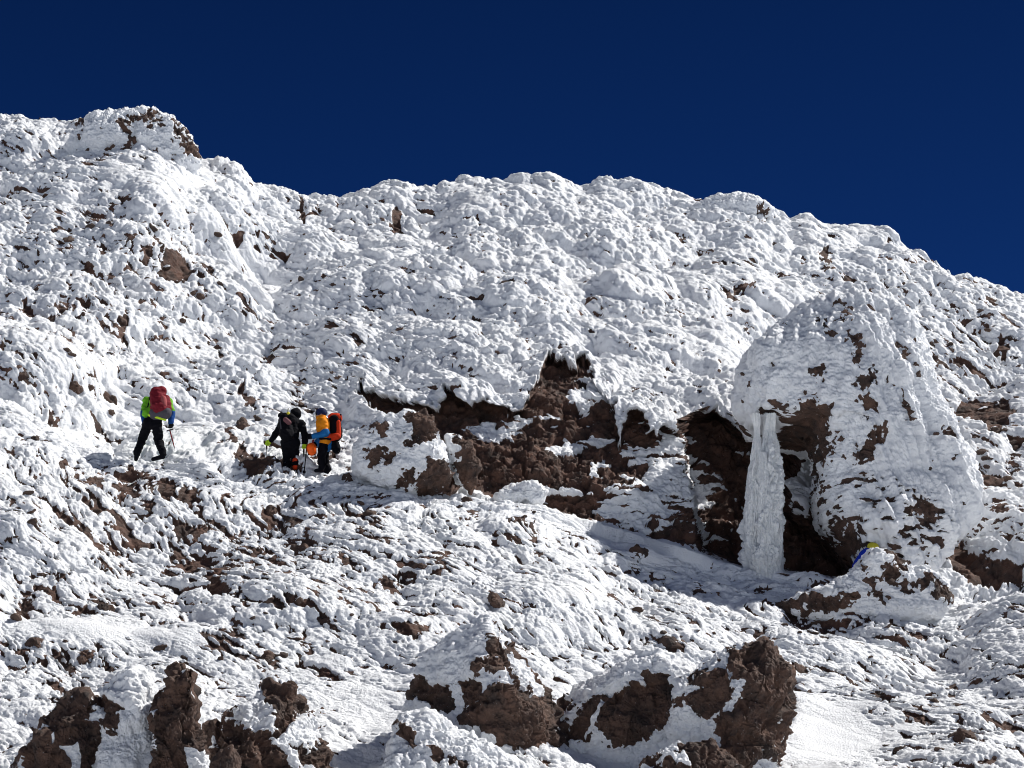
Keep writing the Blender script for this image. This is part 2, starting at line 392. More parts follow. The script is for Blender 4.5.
# snow caught on the cliff: level stripes and islands
stripe = fbm(px_ * 1.2, py_ * 1.0, pz_ * 7.0, 3, 51)
ISL = ell(X, Y, [(665, 480, 34, 48, .85), (700, 500, 14, 40, .5), (420, 450, 30, 30, .1), (495, 432, 24, 10, .8), (520, 420, 12, 8, .5), (560, 449, 18, 5, .9, -8), (590, 441, 22, 4, .9, -6), (604, 462, 5, 6, 1.2), (594, 468, 4, 6, 1.1),
                 (575, 395, 10, 14, .6), (600, 380, 12, 16, 1.3), (606, 508, 10, 6, 1.1), (530, 493, 20, 7, 1.6), (640, 520, 30, 14, .5), (575, 490, 12, 5, .6), (620, 500, 24, 16, .45), (730, 520, 8, 30, .25),
                 (720, 480, 10, 10, .5), (585, 405, 8, 10, .6), (480, 430, 16, 8, .6), (850, 545, 22, 12, .2), (630, 450, 12, 6, .6), (556, 420, 6, 14, .4)])
isl = sstep(0.46, 0.56, ISL + 0.62 * stripe + .12 * fz)
broken = sstep(-.22, -.08, fz + .5 * nz + .25 * (k3 - .5) + .9 * (1 - low))
broken = np.maximum(broken, s_cl > -4)
rock_poly = rock_poly * (1 - (s_cl > -4) * sstep(-7, -3, Y - bs[None, :] + 3 * fz))
rock = np.clip(np.maximum(rock_poly * broken * (1 - isl), rock_shade_sp * (s_cl < 0)), 0, 1)
incliff = sstep(-1, 3, s_cl)
rel = 0.16 * facets(px_ * 1.3, py_ * 1.3, pz_ * 1.7, 1) + 0.11 * facets(px_ * 3, py_ * 3, pz_ * 4.2, 2) + 0.05 * facets(px_ * 8, py_ * 8, pz_ * 10, 3) + 0.10 * fbm(px_ * 2, py_ * 2, pz_ * 2, 4, 61)
lip = 0.16 * sstep(-16, -1, s_cl) * (s_cl < 0) * (Y < bs[None, :] - 25)
disp = hump * (1 - .75 * incliff) + (1 - rock) * (knob + 0.09 + lip) + rock * (rel * (0.45 + 0.75 * incliff))
disp = disp - 0.05
gs = np.abs(np.gradient(blur(D, 3), axis=0)); disp = disp * (.08 + .92 / (1 + (blur(gs, 13) / .09) ** 2))
# the ends of the slope run out quietly
P = P + N * disp[..., None]
# far side of the ridge and the slope below the frame
top = P[-1]; Nb = NB
bot_s = (CAM + ray(X[0], Y[0]) * D[0][:, None])
back = []
for i in range(1, Nb + 1):
    s = i * 0.04 * (1 + 0.14 * i)
    b = top.copy(); b[:, 1] += s * 1.3 + 0.4 * min(s, 1); b[:, 2] += -0.02 * s - 0.055 * s ** 1.35
    wob = 0.25 * perlin(b[:, 0].astype(f32) / 1.3, b[:, 1].astype(f32) / 1.3, b[:, 2].astype(f32), 71)
    b[:, 2] += wob * min(1, s); back.append(b)
bot = P[0]; near = []
for i in range(NN, 0, -1):
    f = (i / NN) ** 1.6
    kf = math.exp(-(i / 2.0)); b = bot * kf + bot_s * (1 - kf); yy = b[:, 1] * (1 - f) + (-260.0) * f
    prof = np.interp(yy, [-260, -20, 4, 16, 30, 38], [-60, -8, -0.05, .9, 3.2, 5.0])
    k0 = math.exp(-(i / 6.0))
    b[:, 2] = b[:, 2] * k0 + (1 - k0) * (prof + 0.18 * perlin(b[:, 0].astype(f32) / 2, yy.astype(f32) / 2, 0 * yy.astype(f32), 72))
    b[:, 1] = yy; near.append(b)
PT = np.concatenate([np.array(near), P, np.array(back)], 0)
RK = np.concatenate([np.zeros((NN, X.shape[1])), rock, np.zeros((NB, X.shape[1]))], 0)
me = grid_mesh('terrain', PT); vattr(me, 'rock', RK)
link('terrain', me, M_TER, kind='structure', label='steep mountainside of brown lava rock coated in lumpy white rime')

# look-up: where does the visible terrain stand at a picture position
_sx, _sy, _sd = project(P.reshape(-1, 3))
_ok = (_sx > -20) & (_sx < 1044) & (_sy > 60) & (_sy < 790)
ZB = np.full((800, 1100), 1e9)
np.minimum.at(ZB, (_sy[_ok].astype(int), (_sx[_ok] + 30).astype(int)), _sd[_ok])
def ground(x, y):
    w = ZB[max(0, int(y) - 1):int(y) + 2, int(x) + 29:int(x) + 32]; w = w[w < 1e8]
    return float(np.median(w)) if w.size else 60.0
# ------------------------------------------------------------------ snow-crusted rocks, each a closed solid
def crag(name, outline, D, front, back, rocks, label, cat, islands=(), relief=(), lean=0.35, nu=None, nv=None, box=0.75, lump=1.0, snow_amp=0.05,
         rough=1.0, spots=0.0, flute=0.0, group=None, spot_cut=0.86, side=0.85, mottle=(), cuts=0, sm=60, bias=2.5, all_rock=False, mat=None, big=0.0):
    O = np.array(outline, float)
    # centroid
    x0, y0 = O[:, 0], O[:, 1]; x1, y1 = np.roll(x0, -1), np.roll(y0, -1)
    cr = x0 * y1 - x1 * y0; A = cr.sum() / 2
    cx = ((x0 + x1) * cr).sum() / (6 * A); cy = ((y0 + y1) * cr).sum() / (6 * A)
    per = np.hypot(x1 - x0, y1 - y0).sum()
    nu = nu or int(min(900, max(60, per * 1.25))); nv = nv or int(nu * 0.62)
    a = np.linspace(0, 2 * np.pi, nu, endpoint=False)
    R = np.zeros(nu)
    for i in range(len(O)):
        p = O[i] - (cx, cy); q = O[(i + 1) % len(O)] - (cx, cy); e = q - p
        dx, dy = np.cos(a), np.sin(a)
        den = dx * e[1] - dy * e[0]; den = np.where(abs(den) < 1e-9, 1e-9, den)
        tt_ = (p[0] * e[1] - p[1] * e[0]) / den; u = (p[0] * dy - p[1] * dx) / den
        R = np.where((u >= -1e-6) & (u <= 1 + 1e-6) & (tt_ > 0), np.maximum(R, tt_), R)
    w_ = max(3, nu // sm) | 1
    Rp = np.concatenate([R[-w_:], R, R[:w_]]); R = np.convolve(Rp, np.ones(w_) / w_, 'same')[w_:-w_]
    t = np.linspace(0.004, np.pi - 0.004, nv)
    s = np.sin(t) ** side; c = np.cos(t)
    c = np.sign(c) * np.abs(c) ** box
    Xp = cx + R[None] * s[:, None] * np.cos(a)[None]; Yp = cy + R[None] * s[:, None] * np.sin(a)[None]
    off = -np.where(c > 0, c * front, c * back)[:, None] + 0 * Xp
    fm = (c > 0)[:, None] * np.clip(c, 0, 1)[:, None]
    if len(relief): off = off - ell(Xp, Yp, relief) * fm ** .5
    Q = at(Xp, Yp, D); zb = Q[..., 2].min()
    Q = at(Xp, Yp, (D + lean * (Q[..., 2] - zb))[..., None]); Q[..., 1] += off
    if cuts:
        rc = np.random.RandomState(len(name) * 7 + int(cx)); c0 = Q.reshape(-1, 3).mean(0)
        for i in range(cuts):
            v = np.array([rc.uniform(-1, 1), rc.uniform(-1.1, -.25), rc.uniform(-.5, .9)]); v /= np.linalg.norm(v)
            h = (Q - c0) @ v; lim = h.max() * rc.uniform(.66, .9)
            Q = Q - v * (np.maximum(0, h - lim) * .92)[..., None]
    Qs = np.concatenate([Q[:, -8:], Q, Q[:, :8]], 1)
    Qs[:, :, :] = Qs
    n = normals(Qs)[:, 8:-8]
    cen = Q.reshape(-1, 3).mean(0)
    if ((Q - cen) * n).sum() < 0: n = -n
    x, y, z = (Q[..., i].astype(f32) for i in range(3))
    wx = 5 * perlin(x * 3, y * 3, z * 3, 3) + 3 * perlin(x * 8, y * 8, z * 8, 4); wy = 5 * perlin(x * 3, y * 3, z * 3, 5) + 3 * perlin(x * 8, y * 8, z * 8, 6)
    Xw_, Yw_ = Xp + wx, Yp + wy
    rk = np.full(Xp.shape, -60., f32)
    for p in rocks: rk = np.maximum(rk, inpoly(Xw_, Yw_, p))
    frontm = np.broadcast_to((t < 2.4)[:, None], Xp.shape)
    lace = 5 * fbm(x * 7, y * 7, z * 7, 3, 47, .6)
    r = sstep(-3.5, 3.0, rk + bias + lace * (rk > -20)) * frontm
    if all_rock: r = np.ones_like(Xp)
    if len(mottle):
        mo = np.full(Xp.shape, -60., f32)
        for p in mottle: mo = np.maximum(mo, inpoly(Xw_, Yw_, p))
        r = np.maximum(r, sstep(-2, 2, mo) * frontm * sstep(.2, .32, fbm(x * 2.2, y * 2.2, z * 6.5, 4, 45) + .15 * fbm(x * 9, y * 9, z * 14, 2, 46)))
    for p in islands: r = r * (1 - sstep(-1, 1.5, inpoly(Xw_, Yw_, p)))
    kk2 = bumps(x / .8, y / .8, z / .8, 2); kk3 = bumps(x / .36, y / .36, z / .36, 3); kk4 = bumps(x / .16, y / .16, z / .16, 4); kk5 = bumps(x / .08, y / .08, z / .08, 5)
    sn = fbm(x * 1.8, y * 1.8, z * 2.6, 4, 41)
    cre = 1 - np.clip(.7 * kk2 + .65 * kk3, 0, 1.5) / 1.1
    r = np.maximum(r, sstep(spot_cut, spot_cut + .08, cre * .8 + sn * .62 + spots * .6 - .12 * n[..., 2]) * (spots > 0))
    r = np.clip(r, 0, 1)
    snow = lump * (.19 * (kk2 - .55) + .09 * (kk3 - .5)) + lump ** .5 * (.055 * (kk4 - .5) + .03 * (kk5 - .5)) + .02 * fbm(x * 8, y * 8, z * 10, 3, 48, .6) + snow_amp
    if flute:
        snow = snow + flute * (fbm((Xp - .42 * (Yp - 400)).astype(f32) / 15, (Yp / 95).astype(f32), 0 * x, 3, 81)) * sstep(-20, 25, Xp - 850) \
               + .45 * flute * fbm((Xp + .25 * (Yp - 400)).astype(f32) / 12, (Yp / 60).astype(f32), 0 * x, 3, 82) * (1 - sstep(-20, 25, Xp - 850))
    # rock relief: strong broken facets plus grain
    h1 = facets(x * 1.5, y * 1.5, z * 1.1, 7); h2 = facets(x * 4, y * 4, z * 3.2, 8); h3 = facets(x * 11, y * 11, z * 9, 9)
    rel = rough * (.09 * h1 + .05 * h2 + .022 * h3 + .12 * fbm(x * 2.4, y * 2.4, z * 2.4, 5, 61, .55))
    d = snow * (1 - r) + rel * (.35 + .65 * r)
    if big: d = d + big * fbm(x / 2.2, y / 2.2, z / 2.2, 2, 91)
    edge = np.minimum(1, np.sin(t) * 6)[:, None]
    Q = Q + n * (d * 1.0)[..., None]
    Q[0] = Q[0].mean(0); Q[-1] = Q[-1].mean(0)
    org = np.array([Q[..., 0].mean(), Q[..., 1].mean(), Q[..., 2].min()])
    me = grid_mesh(name, Q - org, closed_u=True); vattr(me, 'rock', r)
    o = link(name, me, mat or M_BLD, label=label, cat=cat, group=group); o.location = org
    return o

# the great rime-covered dome above the cave
crag('rime_dome', [(742, 400), (742, 378), (748, 358), (758, 343), (777, 328), (800, 309), (822, 300), (845, 298), (870, 300), (895, 306), (912, 316), (924, 340), (930, 368), (938, 382),
     (946, 410), (956, 440), (968, 466), (976, 500), (968, 532), (945, 562), (915, 588), (885, 588), (864, 566), (846, 536), (830, 514), (822, 492), (821, 462), (818, 438), (806, 424), (786, 422), (768, 421), (756, 418), (746, 410)],
     57.5, 1.25, 3.6,
     [[(843, 346), (852, 351), (853, 369), (849, 384), (843, 383), (845, 369), (841, 358)], [(849, 394), (863, 386), (865, 407), (856, 405), (848, 402)], [(854, 409), (865, 410), (867, 424), (857, 430)],
      [(878, 440), (870, 459), (861, 476), (845, 473), (846, 462), (858, 459), (864, 443)], [(812, 381), (818, 384), (819, 398), (815, 399)], [(812, 453), (828, 455), (827, 469), (813, 465)],
      [(895, 423), (903, 423), (903, 437), (897, 436)], [(932, 438), (943, 439), (943, 444), (932, 444)], [(812, 328), (820, 334), (823, 346), (819, 344)], [(836, 322), (841, 330), (843, 338), (838, 334)],
      [(729, 412), (738, 413), (738, 423), (731, 422)],       [(905, 505), (922, 512), (932, 530), (920, 540), (908, 524)], [(790, 500), (806, 505), (822, 516), (846, 530), (862, 548), (866, 600), (790, 600)], [(774, 426), (790, 420), (808, 410), (822, 424), (826, 452), (820, 474), (822, 505), (780, 505), (776, 450)]],
     'huge rounded dome of rock sheathed in fluted white rime beside the dark cave', 'rock dome',
     sm=160, bias=-.3, mottle=[[(796, 470), (830, 484), (862, 486), (892, 500), (925, 505), (950, 540), (900, 600), (790, 600)]], relief=[(850, 380, 40, 100, .4), (905, 420, 26, 60, .25), (780, 370, 30, 30, .2), (860, 530, 60, 30, .5)], lean=.3, lump=.62, snow_amp=.07, rough=.8, spots=.05, spot_cut=.95, flute=.2, nu=1000, nv=560, big=.2, side=.72, box=.72)

crag('snow_hummock', [(774, 604), (795, 594), (825, 590), (850, 578), (860, 562), (870, 552), (884, 549), (892, 556), (905, 563), (925, 570), (945, 582), (952, 600), (935, 618), (860, 624), (785, 616)],
     55.0, .5, .9, [[(880, 553), (887, 553), (896, 560), (905, 567), (902, 571), (892, 564)], [(884, 571), (895, 572), (897, 579), (890, 583), (881, 577)], [(914, 580), (928, 581), (928, 589), (914, 592)],
      [(895, 585), (902, 587), (908, 597), (900, 597)], [(869, 594), (878, 600), (876, 605), (869, 603)], [(930, 585), (950, 590), (948, 600), (932, 597)], [(790, 600), (830, 600), (850, 606), (825, 612), (792, 608)]],
     'pointed hummock of snow-plastered rocks that half hides the climber in blue', 'snow hummock', relief=[(872, 560, 16, 20, .4)], lean=.3, side=.66, lump=.6, spots=.12, nu=600)
crag('rocky_crag', [(70, 160), (76, 132), (95, 120), (122, 116), (150, 115), (162, 117), (171, 123), (184, 130), (191, 144), (196, 160), (192, 178), (150, 190), (96, 184)],
     76.4, 1.2, 3.0, [[(149, 118), (160, 120), (158, 127), (150, 133), (144, 131), (151, 124)], [(133, 129), (142, 128), (143, 133), (134, 136)], [(154, 134), (165, 128), (166, 135), (155, 137)],
      [(125, 136), (135, 136), (136, 145), (126, 145)], [(174, 134), (184, 140), (197, 152), (197, 162), (186, 158), (182, 146)], [(174, 126), (188, 133), (184, 138), (176, 132)], [(132, 147), (136, 148), (137, 171), (133, 171)],
      [(152, 168), (160, 160), (162, 170), (154, 176)]],
     'blocky crag with bare brown faces crowning the skyline at the upper left', 'crag', lean=.2, lump=1.1, big=.15, spots=.15, bias=.5, nu=520)
crag('snow_mushroom', [(682, 214), (700, 203), (718, 198), (738, 196), (756, 201), (770, 208), (773, 214), (762, 221), (735, 230), (700, 230)], 79.0, .8, 1.6,
     [[(757, 217), (768, 221), (768, 226), (760, 223)]], 'smooth overhanging snow cap jutting from the ridge against the dark sky', 'snow cap', lean=.1, lump=.35, nu=320)
crag('snowy_boulder', [(353, 452), (362, 429), (380, 417), (405, 412), (425, 418), (435, 430), (440, 446), (448, 462), (450, 480), (436, 493), (410, 495), (380, 488), (357, 474)],
     56.4, .8, 1.0, [[(408, 422), (426, 424), (434, 436), (429, 447), (411, 457), (408, 453), (419, 442)], [(420, 495), (434, 468), (448, 468), (450, 484), (433, 495)], [(368, 459), (395, 461), (388, 468), (376, 471)],
      [(402, 488), (413, 477), (415, 488)], [(376, 436), (384, 433), (384, 439)]],
     'rounded boulder capped in thick snow standing below the left end of the cliff', 'boulder', lean=.15, side=.66, lump=.6, spots=.03, nu=460)
crag('leaning_slab_rock', [(447, 436), (458, 436), (468, 444), (478, 461), (479, 486), (470, 494), (458, 482), (449, 458)], 56.9, .3, .6, [[(457, 440), (466, 440), (486, 455), (488, 500), (466, 500), (458, 466)]],
     'narrow upright slab of bare brown rock leaning against the snowy boulder', 'rock slab', lean=.1, lump=.4, snow_amp=.04, rough=.8)
crag('snow_ledge', [(494, 494), (503, 485), (520, 486), (536, 484), (547, 490), (543, 499), (530, 503), (520, 500), (505, 506)], 57.0, .22, .8, [], 'small flat-topped block of snow perched at the foot of the brown cliff', 'snow block', lean=.3, lump=.8, snow_amp=.02, big=.12)
# foreground boulders
def gnd(outline):   # depth of the ground at the foot of a traced outline
    ys = [p for p in outline if p[1] < 790] or outline
    b = max(ys, key=lambda p: p[1]); return b
crag('pale_edged_boulder', [(12, 800), (16, 745), (27, 718), (45, 700), (70, 691), (94, 700), (103, 716), (112, 738), (118, 770), (116, 830), (20, 830)], 39.8, .6, 1.2,
     [[(18, 744), (37, 732), (31, 716), (39, 704), (59, 694), (82, 694), (95, 705), (93, 720), (107, 732), (111, 746), (120, 830), (20, 830)]],
     'dark brown boulder framed by thick snow at the far lower left corner', 'boulder', islands=[[(49, 734), (56, 730), (59, 743), (52, 746)], [(72, 750), (90, 745), (94, 758), (86, 800), (78, 800), (80, 765)]], bias=4.5, cuts=16, side=.66, lean=.18, lump=.7, nu=420, rough=1.2)
crag('snow_shoulder', [(88, 830), (98, 735), (104, 700), (116, 680), (136, 668), (150, 676), (158, 700), (166, 740), (172, 830)], 39.9, .7, 1.0,
     [[(99, 702), (108, 700), (125, 718), (124, 738), (112, 728)], [(110, 686), (118, 684), (116, 692)]],
     'tall drift of lumpy snow banked up between the dark boulder and the rock fin', 'snow bank', lump=.9, nu=420)
crag('rock_fin', [(149, 700), (151, 684), (160, 672), (172, 657), (184, 662), (191, 682), (192, 706), (196, 731), (204, 752), (208, 830), (146, 830), (155, 770), (158, 745), (151, 720)], 39.3, .55, .9,
     [[(151, 700), (153, 686), (162, 674), (172, 660), (184, 667), (194, 685), (193, 706), (199, 731), (210, 760), (212, 830), (154, 830), (160, 770), (163, 745), (153, 722)]],
     'tall pointed fin of bare brown rock rising out of the snow in the foreground', 'rock fin', islands=[[(190, 752), (206, 754), (210, 800), (194, 800)]], bias=4.5, cuts=9, lump=.5, nu=440, rough=1.15, lean=.1)
crag('split_boulder', [(186, 830), (188, 742), (200, 726), (215, 712), (235, 698), (252, 684), (262, 673), (290, 674), (313, 689), (318, 710), (322, 740), (340, 770), (352, 830)], 40.2, .7, 1.3,
     [[(257, 676), (289, 676), (309, 684), (312, 697), (290, 716), (281, 720), (270, 712), (252, 708), (273, 695), (266, 682)],
      [(188, 735), (205, 728), (207, 714), (217, 718), (219, 711), (254, 708), (270, 716), (285, 738), (312, 790), (318, 830), (190, 830)], [(312, 738), (335, 750), (338, 762), (322, 757)], [(188, 708), (203, 707), (202, 714), (190, 716)]],
     'broad dark boulder crossed by a snow stripe, right of the rock fin', 'boulder', islands=[[(268, 710), (276, 708), (300, 735), (318, 768), (312, 768), (292, 735)]], bias=4.5, cuts=16, side=.66, lean=.18, lump=.6, nu=520, rough=1.2, relief=[(285, 690, 26, 16, .35)])
crag('small_foreground_rock', [(211, 765), (221, 750), (234, 744), (240, 758), (238, 800), (210, 800)], 38.4, .25, .4, [], 'small upright brown rock sitting in front of the broad dark split boulder', 'rock', all_rock=True, rough=.5, lean=.1)
crag('ragged_boulder', [(398, 770), (402, 712), (414, 684), (424, 655), (445, 632), (468, 619), (488, 610), (505, 612), (521, 635), (535, 660), (560, 678), (573, 698), (571, 738), (550, 766), (525, 830), (420, 830)], 41.5, .8, 1.4,
     [[(482, 626), (498, 620), (519, 637), (524, 657), (543, 678), (570, 686), (573, 738), (545, 765), (519, 752), (482, 731), (447, 717), (476, 703), (492, 691), (505, 694), (530, 690), (527, 680), (513, 664), (502, 650), (480, 639)],
      [(480, 650), (503, 654), (494, 669), (480, 662)], [(448, 679), (474, 682), (482, 699), (452, 704)], [(410, 678), (428, 679), (431, 708), (416, 704)], [(466, 655), (474, 662), (470, 674)]],
     'ragged brown boulder streaked with snow patches, in the middle of the foreground', 'boulder', islands=[[(505, 675), (517, 678), (514, 690), (507, 690)]], bias=4.5, cuts=16, side=.66, lean=.18, lump=.7, nu=640, rough=1.1, spots=.05)
crag('shadowed_block', [(546, 700), (560, 672), (590, 655), (625, 646), (665, 648), (692, 660), (712, 690), (712, 740), (690, 775), (600, 778), (565, 765), (548, 735)], 41.95, .6, 1.6,
     [[(575, 694), (600, 695), (621, 690), (617, 684), (646, 676), (670, 678), (678, 704), (686, 718), (660, 728), (642, 745), (605, 748), (580, 730)], [(640, 659), (674, 667), (669, 679), (644, 673)], [(560, 684), (573, 688), (576, 715), (572, 745), (552, 740), (552, 700)]],
     'low dark block under a flat snow roof, left of the biggest boulder', 'rock block', islands=[[(571, 690), (579, 700), (578, 735), (570, 748), (568, 720)]], bias=4.5, cuts=16, side=.66, lump=.5, nu=520, rough=1.1, lean=.15)
crag('big_round_boulder', [(676, 700), (686, 672), (704, 656), (735, 645), (760, 643), (780, 648), (792, 664), (798, 700), (793, 732), (780, 760), (764, 830), (700, 830), (668, 770), (668, 730)], 41.1, .8, 1.6,
     [[(731, 652), (749, 646), (783, 644), (798, 664), (803, 712), (785, 745), (768, 768), (750, 830), (706, 745), (708, 729), (728, 724), (736, 704), (740, 680), (729, 671)],
      [(688, 676), (704, 663), (715, 662), (725, 679), (720, 695), (708, 717), (683, 717), (678, 702), (695, 692)]],
     'biggest foreground boulder, bare grey-brown on its right, snowy on its left', 'boulder', bias=4.5, cuts=16, side=.66, lump=.7, nu=620, rough=1.05, lean=.15)
crag('low_rock', [(615, 790), (636, 755), (660, 745), (690, 738), (703, 731), (726, 745), (748, 778), (755, 830), (610, 830)], 39.6, .5, .8,
     [[(628, 775), (642, 754), (668, 750), (676, 762), (688, 735), (704, 728), (732, 746), (752, 790), (755, 830), (620, 830)]],
     'low brown rock at the bottom edge in front of the big round boulder', 'rock', bias=4.5, cuts=16, lump=.6, islands=[[(672, 750), (685, 742), (688, 762), (677, 765)]], nu=400, rough=1.1)
crag('snow_drift', [(392, 745), (400, 715), (425, 712), (455, 728), (490, 745), (530, 768), (560, 800), (560, 840), (380, 840)], 39.2, .4, 1.2, [[(402, 728), (412, 735), (415, 748), (408, 742)], [(430, 752), (445, 758), (440, 764)], [(452, 762), (466, 764), (462, 770)]],
     'sloping bank of crusted snow below the ragged boulder', 'snow bank', lump=.45, nu=420, lean=.8)
# bare rocks in the slope above
def simple_rock(name, pts, label, cat='rock', D=None, rocks=None, **kw):
    a_ = np.array(pts, float); c = a_.mean(0)
    D = D or ground(c[0], c[1]) + .1
    return crag(name, pts, D, kw.pop('front', .28), kw.pop('back', .5), rocks or [], label, cat, all_rock=rocks is None, rough=kw.pop('rough', .55), lean=.12, cuts=10, **kw)
simple_rock('brown_boulder', [(3, 377), (15, 366), (24, 366), (37, 373), (41, 380), (36, 388), (25, 388), (15, 385), (4, 384)], 'bare brown boulder at the left edge above the hiker in green', 'boulder')
simple_rock('sloping_rock', [(92, 390), (99, 386), (115, 397), (117, 405), (108, 405), (96, 401)], 'slanting bare brown rock in the snow just above the hiker in green', front=.3)
simple_rock('dark_wedge_rock', [(65, 384), (74, 383), (83, 391), (82, 395), (70, 390)], 'thin dark wedge of rock between the brown boulder and the slanting rock')
simple_rock('leaning_rock', [(233, 434), (238, 421), (243, 418), (248, 428), (243, 433), (239, 436)], 'little pointed brown rock between the hiker in green and the hiker in black')
simple_rock('flat_rock', [(262, 460), (272, 456), (283, 461), (282, 466), (268, 466)], 'flat reddish brown rock just below the feet of the hiker in black')
simple_rock('brown_rock', [(255, 472), (264, 466), (281, 472), (283, 479), (262, 480)], 'brown rock directly beneath the flat reddish one')
simple_rock('tan_stone', [(342, 476), (350, 474), (358, 483), (354, 487), (346, 484)], 'pale tan stone in the snow right of the feet of the hiker in orange')
simple_rock('dark_round_rock', [(284, 552), (292, 545), (306, 544), (312, 552), (308, 562), (292, 563)], 'round dark rock in a ring of snow on the slope below the hikers')
simple_rock('reddish_rock', [(256, 508), (272, 506), (286, 520), (282, 524), (268, 516)], 'crooked reddish rock on the slope below the hiker in black')
simple_rock('peaked_rock', [(484, 596), (490, 592), (506, 602), (522, 614), (518, 620), (500, 612)], 'long brown rock tip above the ragged foreground boulder')
simple_rock('dark_flat_rock', [(660, 640), (676, 636), (692, 642), (686, 650), (664, 650)], 'flat dark rock in the snow above the snow-roofed block')
simple_rock('cave_stone', [(934, 583), (944, 581), (951, 590), (946, 599), (934, 596)], 'brown stone at the right end of the pointed hummock')
simple_rock('wedged_stone', [(898, 548), (908, 540), (917, 546), (914, 556), (902, 558)], 'dark stone stuck in the ice below the dome')
for j, (x, y, s_, lab) in enumerate([(106, 610, 9, 'brown rock beside a snow drift on the left of the lower slope'), (36, 645, 9, 'brown rock under a snow crust near the left edge'), (86, 657, 10, 'row-end rock in the drift above the dark foreground boulder'),
        (268, 660, 9, 'dark rock in the snow above the split foreground boulder'), (420, 570, 8, 'brown rock on the slope between the hikers and the ragged boulder'), (118, 320, 7, 'dark rock high above the hiker in green'),
        (208, 640, 9, 'rust-brown rock in the middle of the bare patch left of centre'), (640, 553, 7, 'dark rock in the snow below the brown cliff'), (885, 597, 8, 'rock under the pointed hummock'), (965, 738, 12, 'dark rock with snow on it in the lower right corner')]):
    simple_rock('snowbound_rock', [(x + s_ * 1.25 * math.cos(q) * rnd.uniform(.8, 1.1), y + s_ * .8 * math.sin(q) * rnd.uniform(.8, 1.1)) for q in np.linspace(0, 2 * math.pi, 10)[:-1]], lab)

# small countable stones poking through the crust
M_STONE = snow_rock_material('frosted_stone', rock_a=(0.12, 0.073, 0.052, 1), rock_b=(0.045, 0.030, 0.025, 1))
def stone_mesh(seed):
    nu, nv = 26, 16
    a = np.linspace(0, 2 * np.pi, nu, endpoint=False)[None]; t = np.linspace(0.02, np.pi - .02, nv)[:, None]
    d = np.stack([np.sin(t) * np.cos(a), np.sin(t) * np.sin(a), np.cos(t) + 0 * a], -1)
    x, y, z = (d[..., i].astype(f32) for i in range(3))
    r = 1 + .30 * facets(x * 1.1, y * 1.1, z * 1.1, seed) + .16 * facets(x * 2.6, y * 2.6, z * 2.6, seed + 3)
    Q = d * r[..., None] * np.array([1.0, .8, .62])
    Q[0] = Q[0].mean(0); Q[-1] = Q[-1].mean(0)
    me = grid_mesh('stone', Q, closed_u=True)
    vattr(me, 'rock', 1 - .9 * sstep(.25, .5, z + .4 * perlin(x * 2, y * 2, z * 2, seed)) * (seed % 3 == 0))
    me.materials.append(M_STONE); return me
stones = [stone_mesh(20 + i) for i in range(9)]
zones = [('on the gentle slope below the hikers', 'small stones on the slope below the hikers', 52, lambda: (rnd.uniform(0, 560), rnd.uniform(490, 660))),
         ('on the slope in the lower right', 'small stones on the lower right slope', 34, lambda: (rnd.uniform(600, 1020), rnd.uniform(595, 755))),
         ('on the spur above the hikers', 'small stones in the left spur', 32, lambda: (rnd.uniform(0, 340), rnd.uniform(215, 440))),
         ('on the rise right of the dome', 'small stones right of the dome', 30, lambda: (rnd.uniform(930, 1020), rnd.uniform(310, 500)))]
for lab, grp, n_, pick in zones:
    for i in range(n_):
        x, y = pick(); D_ = ground(x, y)
        o = bpy.data.objects.new('stone', stones[rnd.randrange(9)]); COL.objects.link(o)
        s_ = rnd.uniform(.05, .14) if y < 480 else rnd.uniform(.04, .12)
        o.location = at(x, y, D_ + .02); o.scale = (s_ * rnd.uniform(1, 1.6), s_, s_ * rnd.uniform(.7, 1.2)); o.rotation_euler = (rnd.uniform(-.5, .5), rnd.uniform(-.5, .5), rnd.uniform(0, 6.3))
        tag(o, 'small brown stone poking through the snow crust ' + lab, 'stone', grp)

# ------------------------------------------------------------------ the frozen waterfall in the cave mouth
M_ICE = bpy.data.materials.new('frosted_ice'); nt = nodes(M_ICE)
o_ = mk(nt, 'ShaderNodeOutputMaterial'); g_ = mk(nt, 'ShaderNodeNewGeometry'); n_ = mk(nt, 'ShaderNodeTexNoise', ins={'Scale': 14.0, 'Detail': 7.0, 'Roughness': .68})
nt.links.new(g_.outputs['Position'], n_.inputs['Vector']); b_ = mk(nt, 'ShaderNodeBump', ins={'Strength': .8, 'Distance': .04}); nt.links.new(n_.outputs['Fac'], b_.inputs['Height'])
c_ = mk(nt, 'ShaderNodeMixRGB', ins={'Color1': (.91, .92, .92, 1), 'Color2': (.72, .76, .79, 1)}); r_ = mk(nt, 'ShaderNodeMapRange', ins={'From Min': .45, 'From Max': .7})
nt.links.new(n_.outputs['Fac'], r_.inputs['Value']); nt.links.new(r_.outputs[0], c_.inputs[0])
p_ = mk(nt, 'ShaderNodeBsdfPrincipled', ins={'Roughness': .38}); nt.links.new(c_.outputs[0], p_.inputs['Base Color']); nt.links.new(b_.outputs[0], p_.inputs['Normal']); nt.links.new(p_.outputs[0], o_.inputs['Surface'])
